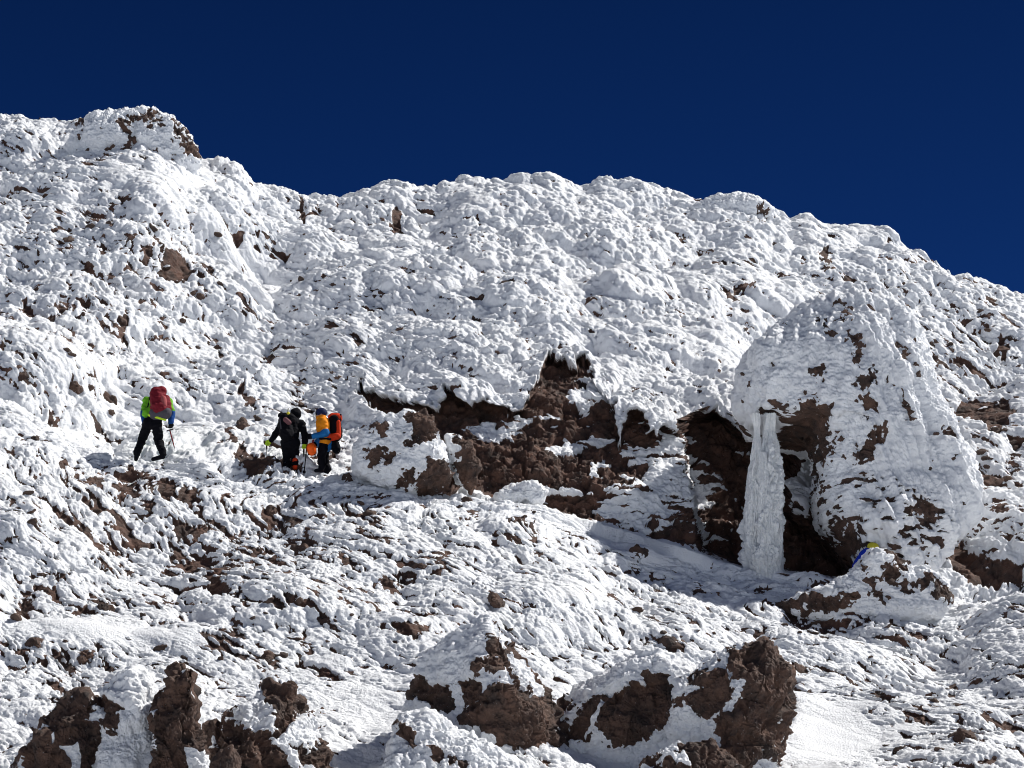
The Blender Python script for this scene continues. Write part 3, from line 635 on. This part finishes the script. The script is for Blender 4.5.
def icicle(name, prof, D, depth, parent, seed, org, ribs=1.0, nu=260, nv=420):
    pr = np.array(prof, float); yy = np.linspace(pr[0, 0], pr[-1, 0], nv)
    cx = np.interp(yy, pr[:, 0], pr[:, 1]); hw = np.interp(yy, pr[:, 0], pr[:, 2])
    kk = np.hanning(31); kk /= kk.sum(); cx = np.convolve(np.pad(cx, 15, mode='edge'), kk, 'valid'); hw = np.convolve(np.pad(hw, 15, mode='edge'), kk, 'valid')
    hw[0] = hw[-1] = .01
    a = np.linspace(0, 2 * np.pi, nu, endpoint=False)
    z = (yy / 43.0).astype(f32)[:, None] + 0 * a[None].astype(f32); ca = np.cos(a).astype(f32)[None] + 0 * z; sa = np.sin(a).astype(f32)[None] + 0 * z
    rib = fbm(ca * 3.4, sa * 3.4, z * .38, 3, seed, .6)
    knob_ = bumps(ca * 4.0 + seed, sa * 4.0, z * 4.2, seed) - .5
    k2_ = bumps(ca * 8.0 + seed, sa * 8.0, z * 10.0, seed + 1) - .5
    r3 = bumps(ca * 3.0 + seed, sa * 3.0, z * .9, seed + 2) - .5; gr = fbm(ca * 9, sa * 9, z * 14, 3, seed + 5, .6)
    aw = a[None] + .55 * fbm(0 * z, 0 * z, z * 1.1, 2, seed + 31) + .25 * perlin(ca * 2, sa * 2, z * 2.5, seed + 33)
    cw, sw_ = np.cos(aw).astype(f32), np.sin(aw).astype(f32)
    lobes = bumps(cw * 2.1 + seed, sw_ * 2.1, z * .75, seed + 21) - .5; l2 = bumps(cw * 4.5, sw_ * 4.5 + seed, z * 1.7, seed + 22) - .5
    r = 1 + ribs * (.42 * lobes + .22 * l2 + .14 * rib + .13 * knob_ + .11 * k2_ + .06 * gr)
    Q = at(cx, yy, (D + .75 * np.clip((600 - yy) / 170, 0, 1))[:, None])[:, None, :] + np.zeros((nv, nu, 3))
    Q[..., 0] += hw[:, None] / F * D * r * ca; Q[..., 1] += -depth * (hw / hw.max())[:, None] * r * sa
    me = grid_mesh(name, Q - org, closed_u=True)
    o = link(name, me, M_ICE, parent); return o
ico = at(765, 580, 56.6)
fall = bpy.data.objects.new('frozen_waterfall', None); COL.objects.link(fall); fall.location = ico
tag(fall, 'tall ribbed column of white ice standing in front of the dark cave', 'ice column')
icicle('ice_column', [(414, 770, 6), (430, 769, 6), (441, 769, 8), (455, 768, 11), (475, 767, 15), (500, 765, 18), (530, 762, 20), (563, 762, 20), (576, 764, 17), (588, 766, 12), (600, 768, 8)], 57.3, .55, fall, 3, ico)
icicle('ice_strand', [(414, 755, 5), (428, 757, 3), (438, 757, 3), (450, 757, 5), (475, 755, 8), (510, 754, 9), (545, 753, 8), (570, 756, 6), (585, 754, 2)], 57.15, .28, fall, 9, ico, nu=140)
icicle('ice_strand', [(452, 763, 3), (480, 764, 6), (520, 765, 8), (560, 766, 8), (580, 767, 6), (590, 768, 2)], 56.95, .22, fall, 14, ico, nu=140)
icicle('ice_strand', [(478, 776, 3), (505, 777, 5), (540, 777, 6), (568, 776, 5), (578, 776, 2)], 57.1, .2, fall, 19, ico, nu=120)

# ------------------------------------------------------------------ people
def cloth(name, col, rough=.75):
    m = bpy.data.materials.new(name); nt = nodes(m)
    o = mk(nt, 'ShaderNodeOutputMaterial'); p = mk(nt, 'ShaderNodeBsdfPrincipled', ins={'Roughness': rough, 'Specular IOR Level': .12})
    tc = mk(nt, 'ShaderNodeTexCoord'); n = mk(nt, 'ShaderNodeTexNoise', ins={'Scale': 9.0, 'Detail': 4.0}); nt.links.new(tc.outputs['Object'], n.inputs['Vector'])
    mx = mk(nt, 'ShaderNodeMixRGB', ins={'Color1': tuple(c * .75 for c in col) + (1,), 'Color2': tuple(min(1, c * 1.2) for c in col) + (1,)})
    nt.links.new(n.outputs['Fac'], mx.inputs[0]); nt.links.new(mx.outputs[0], p.inputs['Base Color'])
    b = mk(nt, 'ShaderNodeBump', ins={'Strength': .6, 'Distance': .03}); nt.links.new(n.outputs['Fac'], b.inputs['Height']); nt.links.new(b.outputs[0], p.inputs['Normal'])
    nt.links.new(p.outputs[0], o.inputs['Surface']); return m
C_SKIN = cloth('skin', (.45, .25, .17), .5); C_GREEN = cloth('green_fabric', (.15, .44, .025)); C_BLUE = cloth('blue_fabric', (.010, .06, .24)); C_BLACK = cloth('black_fabric', (.004, .004, .007), .9)
C_RED = cloth('dark_red_fabric', (.17, .012, .022)); C_RED_LIT = cloth('sunlit_red_fabric', (.36, .085, .09)); C_GREY = cloth('grey_fabric', (.075, .07, .085)); C_LIME = cloth('lime_fabric', (.50, .72, .04))
C_ORANGE = cloth('orange_fabric', (.80, .26, .012)); C_AZURE = cloth('azure_fabric', (.015, .14, .38)); C_FLAME = cloth('red_orange_fabric', (.60, .045, .012)); C_NAVY = cloth('navy_fabric', (.012, .02, .07))
C_YEL = cloth('yellow_fabric', (.62, .55, .05)); C_METAL = cloth('dark_metal', (.05, .05, .055), .35); C_ROYAL = cloth('royal_blue_fabric', (.01, .04, .50)); C_GLASS = cloth('dark_glass', (.01, .01, .012), .15)
C_HELM = cloth('orange_shell', (.85, .11, .01), .3)

def capsule(V, Fc, p0, r0, p1, r1, flat=None, n=14):
    p0, p1 = Vector(p0), Vector(p1); ax = (p1 - p0)
    L = ax.length; ax = ax.normalized() if L > 1e-6 else Vector((0, 0, 1))
    u = ax.orthogonal().normalized(); v = ax.cross(u)
    rings = []
    for k_ in range(1, 6): th = math.pi / 2 * k_ / 6; rings.append((p0 - ax * r0 * math.cos(th), r0 * math.sin(th)))
    rings.append((p0, r0)); rings.append((p0.lerp(p1, .5), (r0 + r1) / 2)); rings.append((p1, r1))
    for k_ in range(5, 0, -1): th = math.pi / 2 * k_ / 6; rings.append((p1 + ax * r1 * math.cos(th), r1 * math.sin(th)))
    b = len(V); V.append(p0 - ax * r0)
    for c, r in rings:
        for j in range(n): q = 2 * math.pi * j / n; V.append(c + u * r * math.cos(q) + v * r * math.sin(q))
    V.append(p1 + ax * r1); e = len(V) - 1
    for j in range(n): Fc.append((b, b + 1 + (j + 1) % n, b + 1 + j))
    for k_ in range(len(rings) - 1):
        o = b + 1 + k_ * n
        for j in range(n): Fc.append((o + j, o + (j + 1) % n, o + n + (j + 1) % n, o + n + j))
    o = b + 1 + (len(rings) - 1) * n
    for j in range(n): Fc.append((o + j, o + (j + 1) % n, e))

def fused(name, shapes, mat, parent=None, voxel=.014, smooth=4, wrinkle=0.0):
    """one continuous skin over tapered limbs"""
    V, Fc = [], []
    for s_ in shapes: capsule(V, Fc, *s_)
    me = bpy.data.meshes.new(name + '_raw'); me.from_pydata([tuple(v) for v in V], [], Fc)
    tmp = bpy.data.objects.new('tmp', me); COL.objects.link(tmp)
    r = tmp.modifiers.new('r', 'REMESH'); r.mode = 'VOXEL'; r.voxel_size = voxel
    s_ = tmp.modifiers.new('s', 'SMOOTH'); s_.iterations = smooth; s_.factor = .5
    dg = bpy.context.evaluated_depsgraph_get(); dg.update()
    m2 = bpy.data.meshes.new_from_object(tmp.evaluated_get(dg)); m2.name = name
    bpy.data.objects.remove(tmp)
    if wrinkle:
        co = np.empty(len(m2.vertices) * 3, f32); m2.vertices.foreach_get('co', co); co = co.reshape(-1, 3)
        nn = np.empty_like(co).ravel(); m2.vertices.foreach_get('normal', nn); nn = nn.reshape(-1, 3)
        x, y, z = co.T
        co = co + nn * (wrinkle * fbm(x * 6, y * 6, z * 11, 2, 5))[:, None]; m2.vertices.foreach_set('co', co.ravel())
    m2.polygons.foreach_set('use_smooth', np.ones(len(m2.polygons), bool)); m2.materials.clear()
    return link(name, m2, mat, parent)

def vlerp(a, b, t): return tuple(np.array(a) * (1 - t) + np.array(b) * t)
def hand_shapes(w, h, grow=0.0, side=1):
    """palm, four fingers curled round a grip and a thumb"""
    w, h = np.array(w), np.array(h); d = (h - w) / (np.linalg.norm(h - w) + 1e-6)
    s1 = np.cross(d, (0, 1, 0)); s1 = s1 / (np.linalg.norm(s1) + 1e-6); f = np.cross(d, s1)
    out = [(w, .03 + grow, w + d * .09, .036 + grow)]
    for i, L in enumerate((.075, .085, .08, .062)):
        b = w + d * .09 + s1 * (i - 1.5) * .021; m_ = b + d * L * .5 + f * .012; e = m_ + d * L * .12 + f * L * .5
        out += [(b, .0105 + grow * .8, m_, .010 + grow * .8), (m_, .010 + grow * .8, e, .009 + grow * .8)]
    tb = w + d * .03 + s1 * .03 * side; tm = tb + d * .04 + s1 * .025 * side + f * .015
    out += [(tb, .013 + grow * .8, tm, .011 + grow * .8), (tm, .011 + grow * .8, tm + d * .025 + f * .02, .010 + grow * .8)]
    return out

def person(origin, J, f, parts, label, group=None):
    """J: joints in metres from the origin; f: facing (x, y)"""
    f = np.array([f[0], f[1], 0.0]); f /= np.linalg.norm(f); sd_ = np.array([f[1], -f[0], 0])
    H = np.array(J['head']); nk = np.array(J['neck']); hp = np.array(J['hip']); W = {}
    hl, hr = np.array(J['hipL']), np.array(J['hipR']); sl_, sr_ = np.array(J['shL']), np.array(J['shR'])
    sh = [(hp, .13, vlerp(hp, nk, .45), .125), (vlerp(hp, nk, .45), .125, vlerp(hp, nk, .85), .15), (hl, .10, hr, .10), (sl_, .07, sr_, .07), (nk, .06, H, .06),
          (H - f * .02 + np.array([0, 0, .02]), .095, H + f * .03, .085), (H + f * .06 + np.array([0, 0, -.05]), .055, H + f * .02, .07)]
    sh += [(H + f * .105, .015, H + f * .115 + np.array([0, 0, -.025]), .018), (H + sd_ * .09, .02, H + sd_ * .09 + np.array([0, 0, -.03]), .017), (H - sd_ * .09, .02, H - sd_ * .09 + np.array([0, 0, -.03]), .017)]
    legs, arms, boots, gl = [], [], [], []
    for q, hq in (('L', hl), ('R', hr)):
        kn, an, toe = (np.array(J[x + q]) for x in ('knee', 'ank', 'toe'))
        legs += [(hq, .095, kn, .062), (kn, .06, vlerp(kn, an, .35), .06), (vlerp(kn, an, .35), .06, an, .042)]
        boots += [(an + np.array([0, 0, .12]), .062, an, .062), (an + np.array([0, 0, -.04]), .058, toe, .045)]
        el, wr, hd = (np.array(J[x + q]) for x in ('el', 'wr', 'hand')); s0 = np.array(J['sh' + q])
        arms += [(s0, .06, el, .045), (el, .044, wr, .030)]; gl.append((wr, hd, 1 if q == 'R' else -1))
    body = fused('person', sh + legs + arms + [x for g in gl for x in hand_shapes(*g[:2], 0, g[2])] + [(b[0], b[1] - .02, b[2], b[3] - .018) for b in boots], C_SKIN, voxel=.011)
    body.location = origin; body['label'] = label; body['category'] = 'person'
    if group: body['group'] = group
    hem = parts.get('hem', 0)
    torso = [(vlerp(hp, nk, hem), .17, vlerp(hp, nk, .45 + hem * .3), .165), (vlerp(hp, nk, .45), .165, vlerp(hp, nk, .85), .185), (sl_, .105, sr_, .105), (vlerp(hl, sl_, hem), .135, vlerp(hr, sr_, hem), .135), (vlerp(hp, nk, .8), .12, nk, .09)]
    def sleeve(q, a, b, g=.028):
        s0, el, wr = (np.array(J[x + q]) for x in ('sh', 'el', 'wr')); tot = []
        if a < .5: tot.append((vlerp(s0, el, a * 2), .062 + g, vlerp(s0, el, min(1, b * 2)), .05 + g))
        if b > .5: tot.append((vlerp(el, wr, max(0, a * 2 - 1)), .048 + g, vlerp(el, wr, b * 2 - 1), .036 + g))
        return tot
    fused('jacket', torso + sleeve('L', 0, parts.get('sleeve', 1)) + sleeve('R', 0, parts.get('sleeve', 1)), parts['jacket'], body, wrinkle=.02)
    if 'lower_sleeve' in parts:
        for q in 'LR': fused('sleeve', sleeve(q, parts['sleeve'] - .08, 1, .034), parts['lower_sleeve'], body, wrinkle=.01)
    if 'panel' in parts: fused('jacket_hem', [(hp + np.array([0, 0, -.03]), .185, vlerp(hp, nk, .35), .18)], parts['panel'], body, wrinkle=.01)
    tr = [(hl, .13, hr, .13), (hp, .15, vlerp(hp, nk, .2 + hem * .6), .145)]
    for q, hq in (('L', hl), ('R', hr)):
        kn, an = np.array(J['knee' + q]), np.array(J['ank' + q]); tr += [(hq, .128, kn, .098), (kn, .098, an + np.array([0, 0, .03]), .082)]
    fused('trousers', tr, parts['trousers'], body, wrinkle=.022)
    for k_, q in enumerate('LR'):
        fused('boot', [(a, b, c, d) for a, b, c, d in boots[2 * k_:2 * k_ + 2]], parts.get('boot' + q, parts['boots']), body, voxel=.012, smooth=2)
        w, h, s_ = gl[k_]; w, h = np.array(w), np.array(h)
        fused('glove', [(w - (h - w) * .5, .052, w, .045)] + hand_shapes(w, h, .014, s_), parts['glove' + q] if 'glove' + q in parts else parts['gloves'], body, voxel=.008, smooth=2)
    if 'hood' in parts: fused('hood', [(H - f * .03 + np.array([0, 0, .015]), .135, H + f * .0, .13), (nk, .12, H - f * .02, .11)], parts['hood'], body, wrinkle=.01)
    if 'hat' in parts: fused('hat', [(H + np.array([0, 0, .055]) - f * .02, .118, H + np.array([0, 0, .05]) + f * .02, .112)], parts['hat'], body)
    if 'gaiter' in parts: fused('neck_gaiter', [(nk, .12, H + np.array([0, 0, -.06]) - f * .01, .112), (H + np.array([0, 0, -.06]) + f * .03, .085, nk + f * .05, .10)], parts['gaiter'], body, wrinkle=.008)
    if 'goggles' in parts:
        fused('goggles', [(H + f * .10 + sd_ * .045 + np.array([0, 0, .012]), .028, H + f * .10 - sd_ * .045 + np.array([0, 0, .012]), .028)], parts['goggles'], body, voxel=.008, smooth=1)
    return body

def thing(name, origin, label, cat, group=None):
    o = bpy.data.objects.new(name, None); COL.objects.link(o); o.location = origin; tag(o, label, cat, group); return o
def pole(origin, top, bot, label, mat=C_METAL, r=.011, cat='trekking pole', basket=True, grip=C_BLACK, name='trekking_pole'):
    t_ = thing(name, origin, label, cat, None); top, bot = np.array(top), np.array(bot); d = (bot - top) / np.linalg.norm(bot - top)
    fused('shaft', [(top, r, bot, r * .7)], mat, t_, voxel=.005, smooth=0)
    fused('grip', [(top - d * .04, .02, top + d * .13, .018)], grip, t_, voxel=.006, smooth=1)
    if basket: fused('basket', [(bot - d * .08, .035, bot - d * .07, .035)], C_BLACK, t_, voxel=.007, smooth=0)
    return t_
S = 1 / 43.6
def mkpos(x0, y0, D):
    def pos(x, y, dy=0.0): return np.array([(x - x0) * S, dy, (y0 - y) * S * 1.035])
    return pos

# --- hiker in green, bent under a red pack
D1 = min(ground(148, 464), 57.5); O1 = at(148, 462, D1); q = mkpos(148, 462, D1)
J = dict(head=q(151, 393, .42), neck=q(152, 398, .30), hip=q(151, 424, .02), hipL=q(146.5, 424, .02), hipR=q(155, 424, .02), shL=q(143, 400, .26), shR=q(164, 401, .26),
         elL=q(140.5, 411, .2), wrL=q(142, 421, .12), handL=q(143.5, 427, .1), elR=q(168.5, 411, .2), wrR=q(168, 422, .14), handR=q(168, 429, .12),
         kneeL=q(140.5, 439, .14), ankL=q(137, 455, -.05), toeL=q(135.5, 458.5, .1), kneeR=q(156.5, 440, .12), ankR=q(163, 456, -.1), toeR=q(153, 459.5, -.02))
person(O1, J, (-.45, 1), dict(jacket=C_GREEN, hem=.42, sleeve=.62, lower_sleeve=C_BLUE, trousers=C_BLACK, boots=C_BLACK, gloves=C_BLUE, gloveR=C_BLACK, hood=C_GREEN), 'person in bright green jacket and black trousers striding alone under a red pack')
pk = thing('backpack', O1, 'dark red backpack with a grey base on the back of the hiker in green', 'backpack')
fused('bag', [(q(154.5, 396, .04), .18, q(158, 411, -.07), .215), (q(152, 394, .06), .12, q(158, 393, .04), .13), (q(162, 401, -.02), .12, q(164, 411, -.07), .14)], C_RED, pk, wrinkle=.02)
fused('lid', [(q(151.5, 390.5, .08), .07, q(160, 392.5, .06), .075)], C_RED, pk, wrinkle=.01)
fused('front_pocket', [(q(161.5, 402, -.15), .075, q(162.5, 408, -.17), .08)], C_RED_LIT, pk)  # pinkish highlight on the pack's lit right side, put into the pocket's colour
fused('base', [(q(154, 416, -.08), .15, q(163, 415, -.09), .16)], C_GREY, pk)
fused('hip_belt', [(q(148, 417.5, -.12), .035, q(157, 420.5, -.17), .035), (q(157, 420.5, -.17), .035, q(164, 422, -.1), .03)], C_LIME, pk)
fused('shoulder_strap', [(q(147, 396, .2), .03, q(145, 408, .12), .025)], C_BLACK, pk, voxel=.01); fused('shoulder_strap', [(q(163, 397, .2), .03, q(166, 408, .12), .025)], C_BLACK, pk, voxel=.01)
axe = thing('ice_axe', O1, 'red-shafted ice axe held in the right hand of the hiker in green', 'ice axe')
fused('shaft', [(q(167.5, 430, .1), .016, q(173, 447, .0), .013)], C_RED, axe, voxel=.006, smooth=0)
fused('axe_head', [(q(165, 430.5, .1), .014, q(170.5, 429, .1), .018)], C_METAL, axe, voxel=.006, smooth=0); fused('spike', [(q(173, 447, 0), .010, q(173.8, 449.5, 0), .004)], C_METAL, axe, voxel=.003, smooth=0)

# --- hiker in black
D2 = min(ground(292, 468), 57.8); O2 = at(292, 470.5, D2); q = mkpos(292, 468, D2)
J = dict(head=q(293.5, 411.5, .16), neck=q(291.5, 418, .12), hip=q(290, 441, 0), hipL=q(285.5, 441, 0), hipR=q(294, 441, 0), shL=q(281.5, 420, .1), shR=q(299.5, 421, .1),
         elL=q(275.5, 430, .12), wrL=q(270, 437, .14), handL=q(266, 441.5, .15), elR=q(303.5, 431, .06), wrR=q(303.5, 440, .06), handR=q(303, 447, .06),
         kneeL=q(286.5, 453, .12), ankL=q(287, 465, .0), toeL=q(286, 466.5, .14), kneeR=q(294, 453, .1), ankR=q(295, 463.5, -.04), toeR=q(294.5, 466, .12))
person(O2, J, (-.3, 1), dict(jacket=C_BLACK, trousers=C_BLACK, boots=C_FLAME, bootL=C_BLACK, gloves=C_LIME, hood=C_BLACK), 'person dressed all in black with lime gloves, beside the hiker in orange')
pk = thing('backpack', O2, 'black backpack with a pinkish patch worn by the hiker in black', 'backpack')
fused('bag', [(q(284, 418, -.1), .14, q(286.5, 434, -.16), .17), (q(284, 418, -.1), .14, q(290, 419, -.1), .13)], C_BLACK, pk, wrinkle=.02)
fused('lid', [(q(280, 415, -.08), .07, q(290, 415.5, -.08), .07)], C_BLACK, pk)
fused('patch', [(q(285.5, 421, -.27), .06, q(289, 424, -.28), .06)], cloth('dusky_pink_fabric', (.16, .07, .08)), pk)
fused('side_strap', [(q(279.5, 418, -.2), .018, q(281.5, 430, -.3), .016)], C_GREY, pk, voxel=.008)
bt = thing('water_bottle', O2, 'small yellow bottle with a pale neck stuck in the top of the black pack', 'bottle')
fused('bottle_body', [(q(287, 416.5, -.16), .045, q(287.5, 414, -.16), .045)], C_YEL, bt, voxel=.01, smooth=1); fused('bottle_cap', [(q(287.4, 411.5, -.16), .022, q(287.6, 409, -.16), .018)], cloth('pale_plastic', (.6, .6, .55)), bt, voxel=.007, smooth=1)
pole(O2, q(265.8, 440, .13), q(266.5, 462, .2), 'thin pole in the left lime glove of the hiker in black')
pole(O2, q(303, 446, .05), q(303.2, 469, .0), 'thin pole in the right lime glove of the hiker in black')

# --- hiker in orange and blue
D3 = min(ground(323, 474), 57.0); O3 = at(323, 474, D3); q = mkpos(323, 474, D3)
J = dict(head=q(319.8, 416, .02), neck=q(322, 422.5, .02), hip=q(324.5, 444, 0), hipL=q(324.5, 444, -.09), hipR=q(324.5, 444, .09), shL=q(323.5, 425.5, -.17), shR=q(323.5, 425.5, .17),
         elL=q(325.5, 436.5, -.2), wrL=q(314, 439.5, -.22), handL=q(308.5, 440.5, -.22), elR=q(323, 437, .2), wrR=q(316, 441, .18), handR=q(311, 445, .14),
         kneeL=q(321.5, 457, -.1), ankL=q(322, 469.5, -.1), toeL=q(316.5, 472, -.12), kneeR=q(323.5, 457, .12), ankR=q(326.5, 469, .12), toeR=q(321, 471.5, .12))
person(O3, J, (-1, -.12), dict(jacket=C_ORANGE, sleeve=.5, lower_sleeve=C_AZURE, panel=C_AZURE, trousers=C_BLACK, boots=C_BLACK, gloves=C_BLACK, hat=C_NAVY, gaiter=C_ORANGE, goggles=C_GLASS),
       'person in orange jacket with blue forearms and dark cap, leaning on a pole')
pk = thing('backpack', O3, 'red-orange and black backpack on the back of the hiker in orange', 'backpack')
fused('bag', [(q(333.5, 421, 0), .14, q(335, 436, 0), .15)], C_BLACK, pk, wrinkle=.02)
fused('lid', [(q(331, 418, .02), .10, q(336.5, 419, 0), .11)], C_FLAME, pk, wrinkle=.01)
fused('side_panel', [(q(337.5, 424, -.1), .05, q(338, 436, -.11), .06)], C_FLAME, pk)
fused('front_pocket', [(q(329.5, 439.5, -.12), .085, q(336.5, 438, -.12), .085)], C_FLAME, pk, wrinkle=.01)
fused('base', [(q(334, 446, 0), .12, q(335.5, 449.5, 0), .11)], C_BLACK, pk, wrinkle=.01)
fused('shoulder_strap', [(q(325, 423, -.2), .025, q(325, 434, -.26), .022)], C_BLACK, pk, voxel=.01)
fused('hip_belt', [(q(320, 441.5, -.2), .028, q(330, 442, -.2), .03)], C_BLACK, pk, voxel=.01)
pole(O3, q(308.2, 439, -.22), q(305.3, 478, -.3), 'black pole planted in front by the hiker in orange', C_BLACK, .016)
pole(O3, q(339.5, 418, -.06), q(338, 453, -.06), 'spare pole strapped upright to the red-orange backpack', C_METAL, .012)
hm = thing('helmet', O3, 'bright orange climbing helmet hanging at the waist of the hiker in orange', 'helmet')
fused('shell', [(q(312, 451, -.26), .115, q(312.5, 454, -.25), .11)], C_HELM, hm, voxel=.01, smooth=2)
fused('rim', [(q(309.5, 457, -.26), .03, q(315, 457, -.26), .03)], C_BLACK, hm, voxel=.01); fused('chin_strap', [(q(313.5, 444, -.26), .022, q(313, 450, -.26), .02)], C_RED, hm, voxel=.007, smooth=1)

# --- climber half hidden behind the hummock
D4 = 56.1; O4 = at(866, 577.5, D4); q = mkpos(864, 572, D4)
J = dict(head=q(872, 545.5, .0), neck=q(867.5, 549.5, .02), hip=q(858, 562, .05), hipL=q(858, 562, -.05), hipR=q(858, 562, .14), shL=q(864, 551, -.15), shR=q(864, 551, .19),
         elL=q(868, 558, -.18), wrL=q(874, 562, -.18), handL=q(878, 564, -.18), elR=q(868, 558, .22), wrR=q(874, 562, .2), handR=q(878, 564, .18),
         kneeL=q(866, 565, -.1), ankL=q(858, 570, -.1), toeL=q(864, 571, -.1), kneeR=q(866, 565, .16), ankR=q(858, 570, .16), toeR=q(864, 571, .16))
person(O4, J, (1, -.05), dict(jacket=C_ROYAL, trousers=C_ROYAL, boots=C_BLACK, gloves=C_BLACK, hat=C_YEL, gaiter=C_ROYAL), 'crouching person in royal blue with yellow cap, half hidden by a pointed hummock')
# ------------------------------------------------------------------ light
SUN_EL = math.radians(49.0); SUN_AZ = math.radians(74.0)   # azimuth clockwise from the view direction (+Y)
sd = np.array([math.sin(SUN_AZ) * math.cos(SUN_EL), math.cos(SUN_AZ) * math.cos(SUN_EL), math.sin(SUN_EL)])
w = bpy.data.worlds.new('World'); SC.world = w; w.use_nodes = True
nt = w.node_tree; nt.nodes.clear()
so = mk(nt, 'ShaderNodeOutputWorld'); bg = mk(nt, 'ShaderNodeBackground', ins={'Strength': 0.06})
st = mk(nt, 'ShaderNodeTexSky', sky_type='NISHITA', sun_disc=False, sun_elevation=SUN_EL, sun_rotation=SUN_AZ, altitude=5200.0,
        air_density=1.0, dust_density=0.0, ozone_density=3.0)
gm = mk(nt, 'ShaderNodeMixRGB', blend_type='MULTIPLY', ins={'Fac': 1.0, 'Color2': (0.050, 0.185, 0.46, 1)})
nt.links.new(st.outputs[0], gm.inputs['Color1'])
# thin high-altitude air: deep blue overhead, pale only in the lowest degrees above the horizon
tcw = mk(nt, 'ShaderNodeTexCoord'); sx = mk(nt, 'ShaderNodeSeparateXYZ'); nt.links.new(tcw.outputs['Generated'], sx.inputs[0])
mrw = mk(nt, 'ShaderNodeMapRange', ins={'From Min': 0.02, 'From Max': 0.22}); nt.links.new(sx.outputs['Z'], mrw.inputs['Value'])
pale = mk(nt, 'ShaderNodeMixRGB', ins={'Color1': (9.0, 10.2, 11.6, 1)}); nt.links.new(mrw.outputs[0], pale.inputs[0]); dz = mk(nt, 'ShaderNodeMapRange', ins={'From Min': 0.27, 'From Max': 0.42, 'To Min': 1.12, 'To Max': 0.78}); nt.links.new(sx.outputs['Z'], dz.inputs['Value'])
dm = mk(nt, 'ShaderNodeVectorMath', operation='SCALE'); nt.links.new(gm.outputs[0], dm.inputs[0]); nt.links.new(dz.outputs[0], dm.inputs['Scale']); nt.links.new(dm.outputs[0], pale.inputs['Color2'])
nt.links.new(pale.outputs[0], bg.inputs[0]); nt.links.new(bg.outputs[0], so.inputs[0])
sl = bpy.data.lights.new('sun', 'SUN'); sl.energy = 5.0; sl.angle = math.radians(0.53); sl.color = (1.0, 0.965, 0.91)
so_ = bpy.data.objects.new('sun', sl); COL.objects.link(so_)
so_.rotation_euler = Vector(sd).to_track_quat('Z', 'Y').to_euler(); so_.location = (40, 0, 60)
vs = SC.view_settings; vs.view_transform = 'Standard'; vs.look = 'None'; vs.exposure = 0.22; vs.gamma = 1.0; vs.use_curve_mapping = False
SC.cycles.filter_width = 1.0
SC.cycles.max_bounces = 6; SC.cycles.diffuse_bounces = 4
